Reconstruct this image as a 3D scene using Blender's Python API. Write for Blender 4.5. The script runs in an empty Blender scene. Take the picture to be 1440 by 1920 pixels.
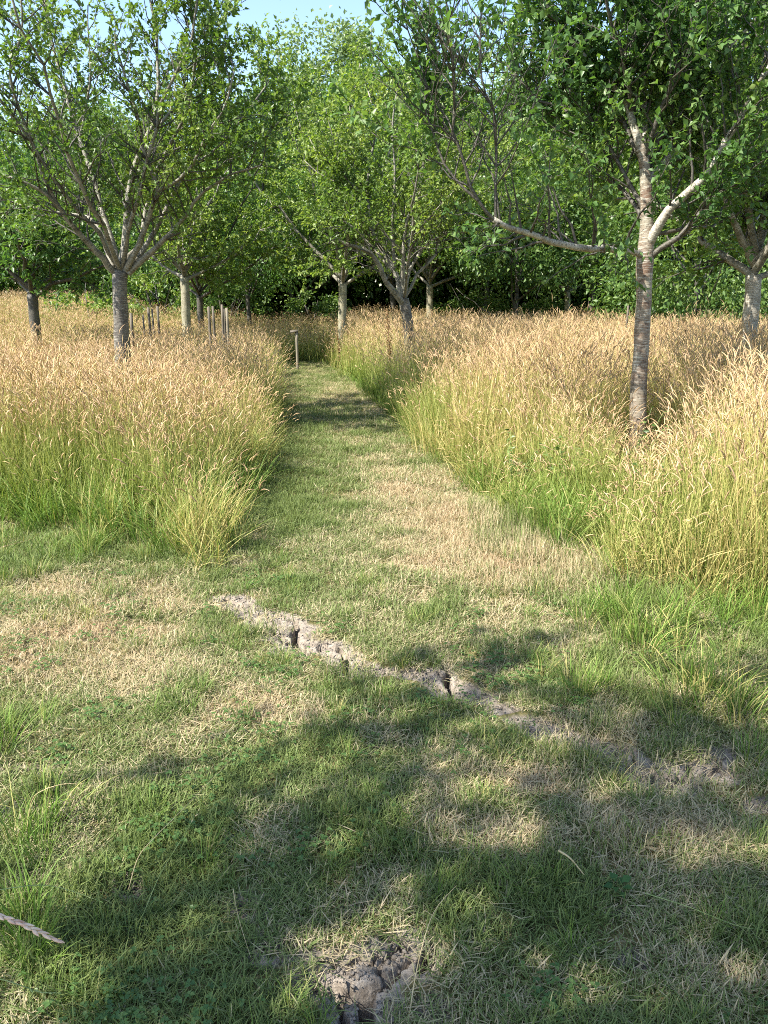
import bpy, math, random
import numpy as np

# ------------------------------------------------------------------ camera, sky, sun, exposure
S = bpy.context.scene
COL = S.collection
PITCH = math.radians(15.6)          # the camera looks this far below the horizon
EYE = 1.6
FPX = 1450.0                        # focal length in photograph pixels (1440 x 1920)
cam = bpy.data.cameras.new('camera')
cam.sensor_fit = 'VERTICAL'
cam.sensor_height = 36.0
cam.lens = 36.0 * FPX / 1920.0
cam.clip_start = 0.05
cam.clip_end = 1500.0
cam_o = bpy.data.objects.new('camera', cam)
cam_o.location = (0, 0, EYE)
cam_o.rotation_euler = (math.radians(90) - PITCH, 0, 0)
COL.objects.link(cam_o)
S.camera = cam_o

SUN = np.array([-0.80, -0.46, 0.95]); SUN = SUN / np.linalg.norm(SUN)   # towards the sun
SUN_EL = math.asin(SUN[2]); SUN_AZ = math.atan2(SUN[0], SUN[1])
world = bpy.data.worlds.new('World'); S.world = world; world.use_nodes = True
wn = world.node_tree.nodes; wl = world.node_tree.links
wn.clear()
sky = wn.new('ShaderNodeTexSky'); sky.sky_type = 'NISHITA'; sky.sun_disc = False
sky.sun_elevation = SUN_EL; sky.sun_rotation = SUN_AZ
sky.air_density = 1.0; sky.dust_density = 0.6; sky.ozone_density = 1.0
bg = wn.new('ShaderNodeBackground'); bg.inputs['Strength'].default_value = 0.125
wo = wn.new('ShaderNodeOutputWorld')
wl.new(sky.outputs[0], bg.inputs[0]); wl.new(bg.outputs[0], wo.inputs[0])
sun = bpy.data.lights.new('sun', 'SUN'); sun.energy = 5.0; sun.angle = math.radians(0.55)
sun.color = (1.0, 0.95, 0.86)
sun_o = bpy.data.objects.new('sun', sun); COL.objects.link(sun_o)
from mathutils import Vector
sun_o.rotation_euler = Vector(SUN).to_track_quat('Z', 'Y').to_euler()
sun_o.location = (-20, -12, 30)
S.view_settings.view_transform = 'Standard'
S.view_settings.look = 'None'
S.view_settings.exposure = 1.5
S.view_settings.gamma = 1.0
S.view_settings.use_curve_mapping = False
S.cycles.use_denoising = False
S.cycles.max_bounces = 7
S.cycles.diffuse_bounces = 4
S.cycles.glossy_bounces = 2
S.cycles.transmission_bounces = 4
S.cycles.sample_clamp_indirect = 4.0
S.render.use_persistent_data = False
S.cycles.filter_width = 1.0

# ------------------------------------------------------------------ helpers
rng = np.random.default_rng(11)
random.seed(11)
CP, SP = math.cos(PITCH), math.sin(PITCH)
def at(px, py, Y):
    """world point seen at photo pixel (px, py) at distance Y along the ground"""
    u = (px - 720.0) / FPX; v = -(py - 960.0) / FPX
    d = np.array([u, CP + v * SP, -SP + v * CP])
    t = Y / d[1]
    return np.array([d[0] * t, Y, EYE + d[2] * t])
def gr(px, py):
    """ground point (z = 0) under a photo pixel"""
    u = (px - 720.0) / FPX; v = -(py - 960.0) / FPX
    d = np.array([u, CP + v * SP, -SP + v * CP])
    t = EYE / -d[2]
    return np.array([d[0] * t, d[1] * t])
def grs(L): return np.array([gr(*p) for p in L])
def unit(v):
    v = np.asarray(v, float)
    return v / np.maximum(np.linalg.norm(v, axis=-1, keepdims=True), 1e-9)
def sstep(a, b, x):
    t = np.clip((x - a) / (b - a), 0, 1); return t * t * (3 - 2 * t)
def _h(ix, iy, s):
    n = (ix.astype(np.int64) * 374761393 + iy.astype(np.int64) * 668265263 + s * 974634777) & 0xffffffff
    n = ((n ^ (n >> 13)) * 1274126177) & 0xffffffff
    n = n ^ (n >> 16)
    return (n & 0xffff) / 65535.0
def vnoise(x, y, s=0):
    x = np.asarray(x, float); y = np.asarray(y, float)
    ix = np.floor(x); iy = np.floor(y); fx = x - ix; fy = y - iy
    fx = fx * fx * (3 - 2 * fx); fy = fy * fy * (3 - 2 * fy)
    ix = ix.astype(np.int64); iy = iy.astype(np.int64)
    return ((_h(ix, iy, s) * (1 - fx) + _h(ix + 1, iy, s) * fx) * (1 - fy)
            + (_h(ix, iy + 1, s) * (1 - fx) + _h(ix + 1, iy + 1, s) * fx) * fy)
def fbm(x, y, s=0, o=3):
    r = 0; a = 0.5; t = 0
    for k in range(o):
        r = r + a * vnoise(x * 2 ** k, y * 2 ** k, s + 17 * k); t += a; a *= 0.5
    return r / t

def mesh_of(name, V, F, mat, attrs=None, smooth=False):
    """one mesh from a vertex array and a triangle array; attrs: name -> (type, data) on points"""
    me = bpy.data.meshes.new(name)
    V = np.asarray(V, np.float32); F = np.asarray(F, np.int32)
    me.vertices.add(len(V)); me.vertices.foreach_set('co', V.ravel())
    if len(F):
        me.loops.add(F.size); me.loops.foreach_set('vertex_index', F.ravel())
        me.polygons.add(len(F))
        me.polygons.foreach_set('loop_start', np.arange(0, F.size, F.shape[1], dtype=np.int32))
        if smooth: me.polygons.foreach_set('use_smooth', np.ones(len(F), bool))
    me.update(calc_edges=True)
    for k, (ty, data) in (attrs or {}).items():
        a = me.attributes.new(k, ty, 'POINT')
        key = {'FLOAT': 'value', 'INT': 'value', 'FLOAT_VECTOR': 'vector', 'FLOAT_COLOR': 'color'}[ty]
        dt = np.int32 if ty == 'INT' else np.float32
        a.data.foreach_set(key, np.ascontiguousarray(data, dt).ravel())
    if mat: me.materials.append(mat)
    return me
def obj(name, me, parent=None, loc=None):
    o = bpy.data.objects.new(name, me); COL.objects.link(o)
    if parent is not None: o.parent = parent
    if loc is not None: o.location = loc
    return o
def thing(name, label, cat, loc=(0, 0, 0), group=None):
    o = bpy.data.objects.new(name, None); COL.objects.link(o)
    o.location = loc; o.empty_display_size = 0.2
    o['label'] = label; o['category'] = cat
    if group: o['group'] = group
    return o
def tag(o, label=None, cat=None, kind=None, group=None):
    if label: o['label'] = label
    if cat: o['category'] = cat
    if kind: o['kind'] = kind
    if group: o['group'] = group
    return o

class Geo:
    """collects triangles with named point attributes"""
    def __init__(s, *names): s.V = []; s.F = []; s.n = 0; s.A = {k: [] for k in names}
    def add(s, V, F, **a):
        s.V.append(V); s.F.append(np.asarray(F) + s.n); s.n += len(V)
        for k in s.A:
            d = a[k]; d = np.broadcast_to(np.asarray(d, float), (len(V),) + np.shape(d)[1:] if np.ndim(d) else (len(V),))
            s.A[k].append(d)
    def mesh(s, name, mat, types=None, smooth=False, off=None):
        V = np.concatenate(s.V) if s.V else np.zeros((0, 3)); F = np.concatenate(s.F) if s.F else np.zeros((0, 3), int)
        if off is not None: V = V - np.asarray(off)
        at_ = {}
        for k, L in s.A.items():
            d = np.concatenate(L)
            at_[k] = ('FLOAT_VECTOR' if d.ndim == 2 else 'FLOAT', d)
        return mesh_of(name, V, F, mat, at_, smooth)

def catmull(P, n):
    P = np.asarray(P, float)
    if len(P) < 3:
        t = np.linspace(0, 1, n)[:, None]; return P[0] * (1 - t) + P[-1] * t
    Q = np.vstack([2 * P[0] - P[1], P, 2 * P[-1] - P[-2]])
    out = []; seg = len(P) - 1
    for u in np.linspace(0, seg - 1e-6, n):
        i = int(u); t = u - i
        a, b, c, d = Q[i], Q[i + 1], Q[i + 2], Q[i + 3]
        out.append(0.5 * ((2 * b) + (-a + c) * t + (2 * a - 5 * b + 4 * c - d) * t * t + (-a + 3 * b - 3 * c + d) * t ** 3))
    return np.array(out)
def tube(g, P, R, sides, l0=0.0, lump=0.0, flare=None):
    """a tapered branch along points P with radii R; bark coordinate = (cos*r, sin*r, length)"""
    P = np.asarray(P, float); n = len(P); R = np.asarray(R, float)
    T = unit(np.gradient(P, axis=0))
    a = np.array([1.0, 0, 0]) if abs(T[0][0]) < 0.8 else np.array([0, 1.0, 0])
    N = np.zeros_like(P); N[0] = unit(a - T[0] * np.dot(a, T[0]))
    for i in range(1, n): N[i] = unit(N[i - 1] - T[i] * np.dot(N[i - 1], T[i]))
    B = np.cross(T, N)
    L = l0 + np.concatenate([[0], np.cumsum(np.linalg.norm(np.diff(P, axis=0), axis=1))])
    th = np.linspace(0, 2 * np.pi, sides, endpoint=False)
    rr = np.repeat(R[:, None], sides, 1)
    if lump:
        rr = rr * (1 + lump * (vnoise(np.cos(th)[None] * 1.3 + 5 + L[:, None] * 6, np.sin(th)[None] * 1.3 + L[:, None] * 3, 5) - 0.5) * 2)
    V = P[:, None] + rr[..., None] * (np.cos(th)[None, :, None] * N[:, None] + np.sin(th)[None, :, None] * B[:, None])
    bark = np.stack([np.cos(th)[None] * R[:, None] + 0 * L[:, None], np.sin(th)[None] * R[:, None] + 0 * L[:, None], np.repeat(L[:, None], sides, 1)], -1)
    V = V.reshape(-1, 3); bark = bark.reshape(-1, 3)
    i = np.arange(n - 1)[:, None] * sides; j = np.arange(sides)[None]; k = (j + 1) % sides
    a_, b_, c_, d_ = i + j, i + k, i + sides + k, i + sides + j
    F = np.concatenate([np.stack([a_, b_, c_], -1).reshape(-1, 3), np.stack([a_, c_, d_], -1).reshape(-1, 3)])
    V = np.vstack([V, P[-1]]); bark = np.vstack([bark, bark[-1]])
    e = (n - 1) * sides
    F = np.vstack([F, np.stack([e + np.arange(sides), e + (np.arange(sides) + 1) % sides, np.full(sides, n * sides)], -1)])
    g.add(V, F, bark=bark)

# ------------------------------------------------------------------ materials
def mat(name):
    m = bpy.data.materials.new(name); m.use_nodes = True
    nt = m.node_tree; nt.nodes.clear()
    out = nt.nodes.new('ShaderNodeOutputMaterial')
    return m, nt, out
def N(nt, t, **kw):
    n = nt.nodes.new(t)
    for k, v in kw.items():
        if k.startswith('i_'):
            k = k[2:]; k = int(k) if k.isdigit() else k
            n.inputs[k].default_value = v
        else: setattr(n, k, v)
    return n
def ramp(nt, stops, src=None):
    r = nt.nodes.new('ShaderNodeValToRGB'); e = r.color_ramp.elements
    while len(e) < len(stops): e.new(0.5)
    for x, (p, c) in zip(e, stops): x.position = p; x.color = (*c, 1)
    if src is not None: nt.links.new(src, r.inputs[0])
    return r
def mix(nt, f, a, b, bt='MIX'):
    m = nt.nodes.new('ShaderNodeMix'); m.data_type = 'RGBA'; m.blend_type = bt
    for s, v in ((m.inputs[0], f), (m.inputs[6], a), (m.inputs[7], b)):
        if hasattr(v, 'links') or isinstance(v, bpy.types.NodeSocket): nt.links.new(v, s)
        else: s.default_value = (*v, 1) if isinstance(v, tuple) and len(v) == 3 else v
    return m.outputs[2]
def math_(nt, op, a, b=None, c=None):
    m = nt.nodes.new('ShaderNodeMath'); m.operation = op
    for s, v in zip(m.inputs, (a, b, c)):
        if v is None: continue
        if isinstance(v, bpy.types.NodeSocket): nt.links.new(v, s)
        else: s.default_value = v
    return m.outputs[0]
def attr(nt, name, inst=False):
    a = nt.nodes.new('ShaderNodeAttribute'); a.attribute_name = name
    a.attribute_type = 'INSTANCER' if inst else 'GEOMETRY'
    return a
def leafy(nt, out, col, trans=0.35, rough=0.5, spec=0.3, tcol=None, tint=(1.0, 1.0, 0.55)):
    p = N(nt, 'ShaderNodeBsdfPrincipled'); p.inputs['Roughness'].default_value = rough
    p.inputs['Specular IOR Level'].default_value = spec
    nt.links.new(col, p.inputs['Base Color'])
    t = N(nt, 'ShaderNodeBsdfTranslucent')
    nt.links.new(mix(nt, 1.0, col, tint, 'MULTIPLY') if tcol is None else tcol, t.inputs['Color'])
    m = N(nt, 'ShaderNodeMixShader', i_0=trans)
    nt.links.new(p.outputs[0], m.inputs[1]); nt.links.new(t.outputs[0], m.inputs[2])
    nt.links.new(m.outputs[0], out.inputs[0])

def leaf_mat(name, dark, mid, light, trans=0.35, rough=0.45, spec=0.35):
    m, nt, out = mat(name)
    a = attr(nt, 'tone')
    r = ramp(nt, [(0.0, dark), (0.55, mid), (1.0, light)], a.outputs['Fac'])
    leafy(nt, out, r.outputs[0], trans, rough, spec, tint=(1.15, 1.25, 0.5))
    return m
LEAF = leaf_mat('orchard_leaf', (0.072, 0.130, 0.028), (0.138, 0.218, 0.048), (0.28, 0.34, 0.090), trans=0.45, rough=0.40)
LEAF_BLUE = leaf_mat('orchard_leaf_dark', (0.054, 0.120, 0.034), (0.105, 0.195, 0.054), (0.21, 0.29, 0.09), trans=0.45, rough=0.40)
LEAF_HEDGE = leaf_mat('hedge_leaf', (0.048, 0.100, 0.024), (0.100, 0.176, 0.042), (0.20, 0.27, 0.08), trans=0.38, rough=0.40)
LEAF_WILLOW = leaf_mat('willow_leaf', (0.13, 0.19, 0.085), (0.20, 0.27, 0.13), (0.30, 0.38, 0.20), trans=0.35)  # silvery willow green, with the pale haze of distance put into the colour

def bark_mat(name, base, red, band, bandamt):
    m, nt, out = mat(name)
    a = attr(nt, 'bark')
    mp = N(nt, 'ShaderNodeMapping'); nt.links.new(a.outputs['Vector'], mp.inputs[0]); mp.inputs['Scale'].default_value = (12, 12, 120)
    n1 = N(nt, 'ShaderNodeTexNoise', i_Scale=1.0, i_Detail=3.0, i_Roughness=0.6); nt.links.new(mp.outputs[0], n1.inputs['Vector'])
    n2 = N(nt, 'ShaderNodeTexNoise', i_Scale=7.0, i_Detail=4.0); nt.links.new(a.outputs['Vector'], n2.inputs['Vector'])
    n3 = N(nt, 'ShaderNodeTexNoise', i_Scale=55.0, i_Detail=4.0); nt.links.new(a.outputs['Vector'], n3.inputs['Vector'])
    c = ramp(nt, [(0.38, red), (0.62, base)], n2.outputs[0]).outputs[0]
    b = ramp(nt, [(0.50, (0, 0, 0)), (0.66, (1, 1, 1))], n1.outputs[0]).outputs[0]
    sx = N(nt, 'ShaderNodeSeparateXYZ'); nt.links.new(a.outputs['Vector'], sx.inputs[0])
    low = ramp(nt, [(0.20, (1, 1, 1)), (0.60, (0, 0, 0))], math_(nt, 'ADD', math_(nt, 'MULTIPLY', sx.outputs[2], 0.33), math_(nt, 'MULTIPLY', n2.outputs[0], 0.25))).outputs[0]
    c = mix(nt, low, c, mix(nt, 0.45, red, c))
    bb = N(nt, 'ShaderNodeMath', operation='MULTIPLY', i_1=bandamt); nt.links.new(math_(nt, 'MULTIPLY', b, math_(nt, 'SUBTRACT', 1.0, math_(nt, 'MULTIPLY', low, 0.55))), bb.inputs[0])
    c = mix(nt, bb.outputs[0], c, band)
    dk = ramp(nt, [(0.34, (0.28, 0.25, 0.22)), (0.48, (1, 1, 1))], n3.outputs[0]).outputs[0]
    c = mix(nt, 0.8, c, dk, 'MULTIPLY')
    p = N(nt, 'ShaderNodeBsdfPrincipled'); p.inputs['Roughness'].default_value = 0.6
    nt.links.new(c, p.inputs['Base Color'])
    ad = math_(nt, 'ADD', n1.outputs[0], n3.outputs[0])
    bu = N(nt, 'ShaderNodeBump', i_Strength=0.55, i_Distance=0.006); nt.links.new(ad, bu.inputs['Height'])
    nt.links.new(bu.outputs[0], p.inputs['Normal']); nt.links.new(p.outputs[0], out.inputs[0])
    return m
BARK_SILVER = bark_mat('silver_banded_bark', (0.235, 0.205, 0.150), (0.135, 0.080, 0.048), (0.54, 0.52, 0.44), 0.62)
BARK_LONG = bark_mat('silver_limb_bark', (0.34, 0.31, 0.25), (0.20, 0.175, 0.13), (0.60, 0.58, 0.51), 0.6)
BARK_GREY = bark_mat('grey_banded_bark', (0.12, 0.105, 0.08), (0.055, 0.045, 0.035), (0.36, 0.34, 0.28), 0.7)
BARK_LIMB = bark_mat('pale_limb_bark', (0.21, 0.195, 0.15), (0.11, 0.10, 0.07), (0.40, 0.38, 0.31), 0.6)
BARK_DARK = bark_mat('dark_bark', (0.085, 0.075, 0.055), (0.045, 0.04, 0.03), (0.16, 0.15, 0.12), 0.5)
BARK_PALE = bark_mat('pale_green_bark', (0.30, 0.28, 0.19), (0.20, 0.18, 0.11), (0.44, 0.42, 0.33), 0.5)

def grass_mat(name, base, mid, top, head, straw, trans=0.3, brown=(0.42, 0.27, 0.16)):
    """t: height along the blade, head: 1 on seed heads, var: tone of one blade; dry: per tuft"""
    m, nt, out = mat(name)
    t = attr(nt, 't').outputs['Fac']; hd = attr(nt, 'head').outputs['Fac']; va = attr(nt, 'var').outputs['Fac']
    dry = attr(nt, 'dry', True).outputs['Fac']
    g = ramp(nt, [(0.0, base), (0.5, mid), (1.0, top)], t).outputs[0]
    f = math_(nt, 'ADD', dry, math_(nt, 'MULTIPLY', math_(nt, 'SUBTRACT', va, 0.5), 0.9))
    f = ramp(nt, [(0.30, (0, 0, 0)), (0.70, (1, 1, 1))], f).outputs[0]
    st = ramp(nt, [(0.0, tuple(0.75 * c for c in straw)), (1.0, straw)], va).outputs[0]
    c = mix(nt, f, g, st)
    oi = N(nt, 'ShaderNodeObjectInfo')
    nz = N(nt, 'ShaderNodeTexNoise', i_Scale=0.9, i_Detail=3.0); nt.links.new(oi.outputs['Location'], nz.inputs['Vector'])
    hv = math_(nt, 'ADD', math_(nt, 'MULTIPLY', math_(nt, 'SUBTRACT', va, 0.5), 0.5), nz.outputs[0])
    hd_c = ramp(nt, [(0.22, tuple(x * k for x, k in zip(head, (.55, .50, .42)))), (0.45, head), (0.62, tuple(x * k for x, k in zip(head, (.95, 1.02, .80)))), (0.8, tuple(min(1, 1.12 * x) for x in head))], hv).outputs[0]
    rd = math_(nt, 'MULTIPLY', ramp(nt, [(0.50, (0, 0, 0)), (1.0, (1, 1, 1))], math_(nt, 'ADD', math_(nt, 'MULTIPLY', dry, 0.62), math_(nt, 'MULTIPLY', math_(nt, 'SUBTRACT', va, 0.5), 0.6))).outputs[0], 0.7)
    c = mix(nt, rd, c, brown)
    c = mix(nt, hd, c, hd_c) if True else mix(nt, hd, c, ramp(nt, [(0.0, tuple(0.62 * x for x in head)), (1.0, tuple(min(1, 1.12 * x) for x in head))], va).outputs[0])
    leafy(nt, out, c, trans, 0.55, 0.25, tint=(1.1, 1.1, 0.7))
    return m
G_TALL = grass_mat('meadow_grass', (0.070, 0.145, 0.022), (0.24, 0.30, 0.065), (0.46, 0.41, 0.155), (0.66, 0.47, 0.29), (0.56, 0.46, 0.185), brown=(0.54, 0.37, 0.20))
G_LUSH = grass_mat('lush_grass', (0.060, 0.125, 0.018), (0.12, 0.21, 0.032), (0.21, 0.29, 0.06), (0.5, 0.4, 0.2), (0.52, 0.44, 0.17))
G_LAWN = grass_mat('short_grass', (0.075, 0.11, 0.030), (0.14, 0.19, 0.052), (0.22, 0.265, 0.09), (0.5, 0.4, 0.2), (0.56, 0.465, 0.29))

def wood_mat(name, c0, c1):
    m, nt, out = mat(name)
    tc = N(nt, 'ShaderNodeTexCoord')
    mp = N(nt, 'ShaderNodeMapping'); mp.inputs['Scale'].default_value = (40, 40, 2.5); nt.links.new(tc.outputs['Object'], mp.inputs[0])
    n = N(nt, 'ShaderNodeTexNoise', i_Scale=1.5, i_Detail=5.0); nt.links.new(mp.outputs[0], n.inputs['Vector'])
    c = ramp(nt, [(0.3, c0), (0.7, c1)], n.outputs[0])
    p = N(nt, 'ShaderNodeBsdfPrincipled'); p.inputs['Roughness'].default_value = 0.8
    nt.links.new(c.outputs[0], p.inputs['Base Color'])
    bu = N(nt, 'ShaderNodeBump', i_Strength=0.5, i_Distance=0.004); nt.links.new(n.outputs[0], bu.inputs['Height'])
    nt.links.new(bu.outputs[0], p.inputs['Normal']); nt.links.new(p.outputs[0], out.inputs[0])
    return m
WOOD_OLD = wood_mat('weathered_post_wood', (0.055, 0.045, 0.032), (0.15, 0.125, 0.09))
WOOD_PALE = wood_mat('pale_post_wood', (0.13, 0.11, 0.075), (0.25, 0.22, 0.16))

def plain_var(name, c0, c1, trans=0.3, scale=30):
    m, nt, out = mat(name)
    tc = N(nt, 'ShaderNodeTexCoord')
    n = N(nt, 'ShaderNodeTexNoise', i_Scale=scale, i_Detail=3.0); nt.links.new(tc.outputs['Object'], n.inputs['Vector'])
    c = ramp(nt, [(0.35, c0), (0.65, c1)], n.outputs[0])
    leafy(nt, out, c.outputs[0], trans, 0.55, 0.3, tint=(1.1, 1.05, 0.7))
    return m
STRAW = plain_var('dry_straw', (0.42, 0.33, 0.16), (0.66, 0.54, 0.32))
SPIKE = plain_var('pink_spikelet', (0.72, 0.46, 0.34), (0.88, 0.72, 0.54), scale=90)
STALK_GREEN = plain_var('green_stalk', (0.16, 0.24, 0.07), (0.34, 0.40, 0.16))
DOCK = plain_var('dock_seed', (0.10, 0.045, 0.02), (0.22, 0.11, 0.04))
WEED = plain_var('weed_leaf', (0.03, 0.085, 0.022), (0.07, 0.15, 0.035), scale=12)

# ------------------------------------------------------------------ ground plan
MOWN = grs([(-900, 1010), (-200, 985), (0, 1000), (120, 1012), (230, 1030), (330, 1062), (400, 1078), (438, 1062), (468, 1000),
            (484, 940), (498, 880), (510, 820), (518, 770), (524, 735), (520, 708), (505, 694), (570, 684), (615, 688),
            (636, 698), (676, 732), (718, 770), (764, 815), (815, 866), (872, 915), (960, 985), (1050, 1050),
            (1150, 1110), (1290, 1140), (1440, 1165), (1700, 1190), (2600, 1230), (2600, 2600), (-900, 2600)])
PATH_BEND = grs([(549, 712), (546, 735), (640, 692), (600, 690), (560, 697)])
def seg_dist(x, y, A, B):
    d = B - A; L = max(d @ d, 1e-12)
    t = np.clip(((x - A[0]) * d[0] + (y - A[1]) * d[1]) / L, 0, 1)
    return np.hypot(x - A[0] - t * d[0], y - A[1] - t * d[1])
def inside(x, y, P):
    r = np.zeros(np.shape(x), bool); n = len(P)
    for i in range(n):
        a, b = P[i], P[(i + 1) % n]
        if a[1] == b[1]: continue
        c = ((a[1] > y) != (b[1] > y)) & (x < (b[0] - a[0]) * (y - a[1]) / (b[1] - a[1]) + a[0])
        r ^= c
    return r
def mown_sd(x, y):
    """distance to the mown edge: positive in the tall grass, negative on the mown grass"""
    d = np.full(np.shape(x), 1e9)
    for i in range(len(MOWN)): d = np.minimum(d, seg_dist(x, y, MOWN[i], MOWN[(i + 1) % len(MOWN)]))
    return np.where(inside(x, y, MOWN), -d, d)
def blob(x, y, px, py, rx, ry=None):
    c = gr(px, py); ry = ry or rx
    return np.exp(-(((x - c[0]) / rx) ** 2 + ((y - c[1]) / ry) ** 2))

# bare soil: blobs (pixel, half width, half depth) and the cracks in it
SOIL = [(675, 1248, .10, .05), (735, 1258, .10, .04), (940, 1322, .09, .045), (985, 1345, .09, .04), (770, 1262, .09, .06), (455, 1132, .13, .09), (495, 1148, .15, .09), (545, 1190, .15, .11), (600, 1210, .15, .08), (645, 1232, .10, .09), (528, 1168, .14, .08),
        (430, 1120, .14, .05), (800, 1262, .12, .07), (845, 1285, .12, .09), (890, 1303, .11, .06), (700, 1262, .12, .035),
        (1030, 1363, .12, .06), (1080, 1378, .10, .045), (1150, 1398, .11, .05), (1250, 1450, .15, .075), (1310, 1438, .15, .08), (1200, 1435, .12, .06), (1345, 1405, .09, .05), (1430, 1500, .08, .04),
        (700, 1800, .10, .07), (650, 1830, .09, .04), (740, 1780, .06, .06), (600, 1840, .05, .03), (720, 1890, .06, .06), (655, 1890, .05, .05), (810, 1890, .05, .05),
        (515, 1768, .035, .025), (810, 1790, .02, .05), (460, 1700, .03, .03), (660, 1700, .03, .03),
        (110, 1510, .09, .045), (95, 1435, .08, .03), (240, 1650, .035, .04), (20, 1440, .06, .04), (1170, 1700, .05, .03), (1190, 1790, .05, .04)]
CRACKS = [([(423, 1119), (447, 1132), (470, 1140), (500, 1148), (528, 1156), (545, 1165)], .010, .07),
          ([(545, 1160), (558, 1172), (553, 1185), (552, 1200)], .013, .14),
          ([(552, 1198), (566, 1208), (572, 1222)], .012, .12), ([(470, 1165), (500, 1172), (530, 1192), (560, 1215)], .006, .06), ([(600, 1203), (612, 1222), (640, 1232)], .006, .06), ([(1100, 1390), (1140, 1402), (1180, 1400), (1215, 1432), (1240, 1452)], .006, .07), ([(1290, 1440), (1285, 1462), (1300, 1475)], .006, .06), ([(600, 1790), (640, 1800), (680, 1790), (735, 1775), (760, 1755)], .005, .05), ([(520, 1218), (540, 1212), (566, 1210)], .008, .06),
          ([(566, 1210), (600, 1203), (630, 1212), (645, 1222)], .008, .07),
          ([(638, 1210), (650, 1225), (645, 1238), (648, 1252), (655, 1262)], .013, .15),
          ([(836, 1248), (842, 1260), (839, 1272), (846, 1285), (850, 1300), (854, 1312)], .012, .14),
          ([(846, 1280), (870, 1288), (900, 1300)], .006, .05), ([(800, 1268), (820, 1280), (840, 1290)], .006, .05),
          ([(990, 1360), (1020, 1370), (1060, 1380), (1085, 1392)], .006, .05),
          ([(1230, 1450), (1255, 1462), (1290, 1440), (1320, 1437), (1350, 1425)], .010, .09), ([(1245, 1455), (1255, 1475)], .010, .09),
          ([(572, 1832), (600, 1842), (640, 1850), (680, 1856), (715, 1845), (738, 1830)], .012, .12),
          ([(682, 1852), (690, 1872), (683, 1895), (680, 1930)], .013, .14),
          ([(735, 1830), (750, 1812), (770, 1793)], .007, .06), ([(805, 1770), (798, 1795), (790, 1815)], .010, .09),
          ([(590, 1835), (565, 1850)], .008, .07), ([(640, 1850), (635, 1885), (645, 1920)], .006, .05),
          ([(480, 1766), (500, 1780), (535, 1776), (570, 1760)], .007, .06), ([(450, 1690), (470, 1702), (490, 1698)], .006, .06),
          ([(235, 1640), (245, 1665)], .012, .07), ([(80, 1432), (110, 1440), (135, 1436)], .008, .05)]
def jag(P, n=5, amp=0.25):
    out = []
    for a, b in zip(P[:-1], P[1:]):
        d = b - a; nrm = np.array([-d[1], d[0]])
        for k in range(n):
            out.append(a + d * k / n + (nrm * rng.uniform(-amp, amp) if k else 0))
    return np.array(out + [P[-1]])
CRK = [(jag(grs(P), 4, 0.16), w, d) for P, w, d in CRACKS]
def soil_mask(x, y):
    m = np.zeros(np.shape(x))
    for px, py, rx, ry in SOIL: m = np.maximum(m, blob(x, y, px, py, rx, ry))
    m = 1.45 * m + (fbm(x * 9, y * 9, 3) - 0.5) * 0.7 + (fbm(x * 31, y * 31, 33) - 0.5) * 0.35
    return sstep(0.45, 0.58, m)
def rise(x, y):
    return 0.75 * sstep(9, 24, y) * sstep(-3, -12, x) + 0.25 * sstep(14, 30, y)
def base_h(x, y):
    k = sstep(14, 4, y)
    return (fbm(x * 1.1, y * 1.1, 8) - 0.5) * 0.06 * k + (fbm(x * 5, y * 5, 9) - 0.5) * 0.025 * k + rise(x, y)
def graded(lo, hi, step, far_lo, far_hi, g=1.16):
    c = list(np.arange(lo, hi + 1e-6, step)); s = step; v = lo; L = []
    while v > far_lo: s = min(s * g, 40); v -= s; L.append(v)
    s = step; v = hi; H = []
    while v < far_hi: s = min(s * g, 40); v += s; H.append(v)
    return np.array(L[::-1] + c + H)
def plates(x, y):
    ix = np.floor(x); iy = np.floor(y)
    F1 = np.full(x.shape, 9.); F2 = np.full(x.shape, 9.); C = np.zeros(x.shape)
    for dx in (-1, 0, 1):
        for dy in (-1, 0, 1):
            a, b = (ix + dx).astype(np.int64), (iy + dy).astype(np.int64)
            d = np.hypot(ix + dx + _h(a, b, 5) - x, iy + dy + _h(a, b, 6) - y); c = _h(a, b, 7)
            n = d < F1
            F2 = np.where(n, F1, np.minimum(F2, d)); C = np.where(n, c, C); F1 = np.where(n, d, F1)
    return F1, F2, C
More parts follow.
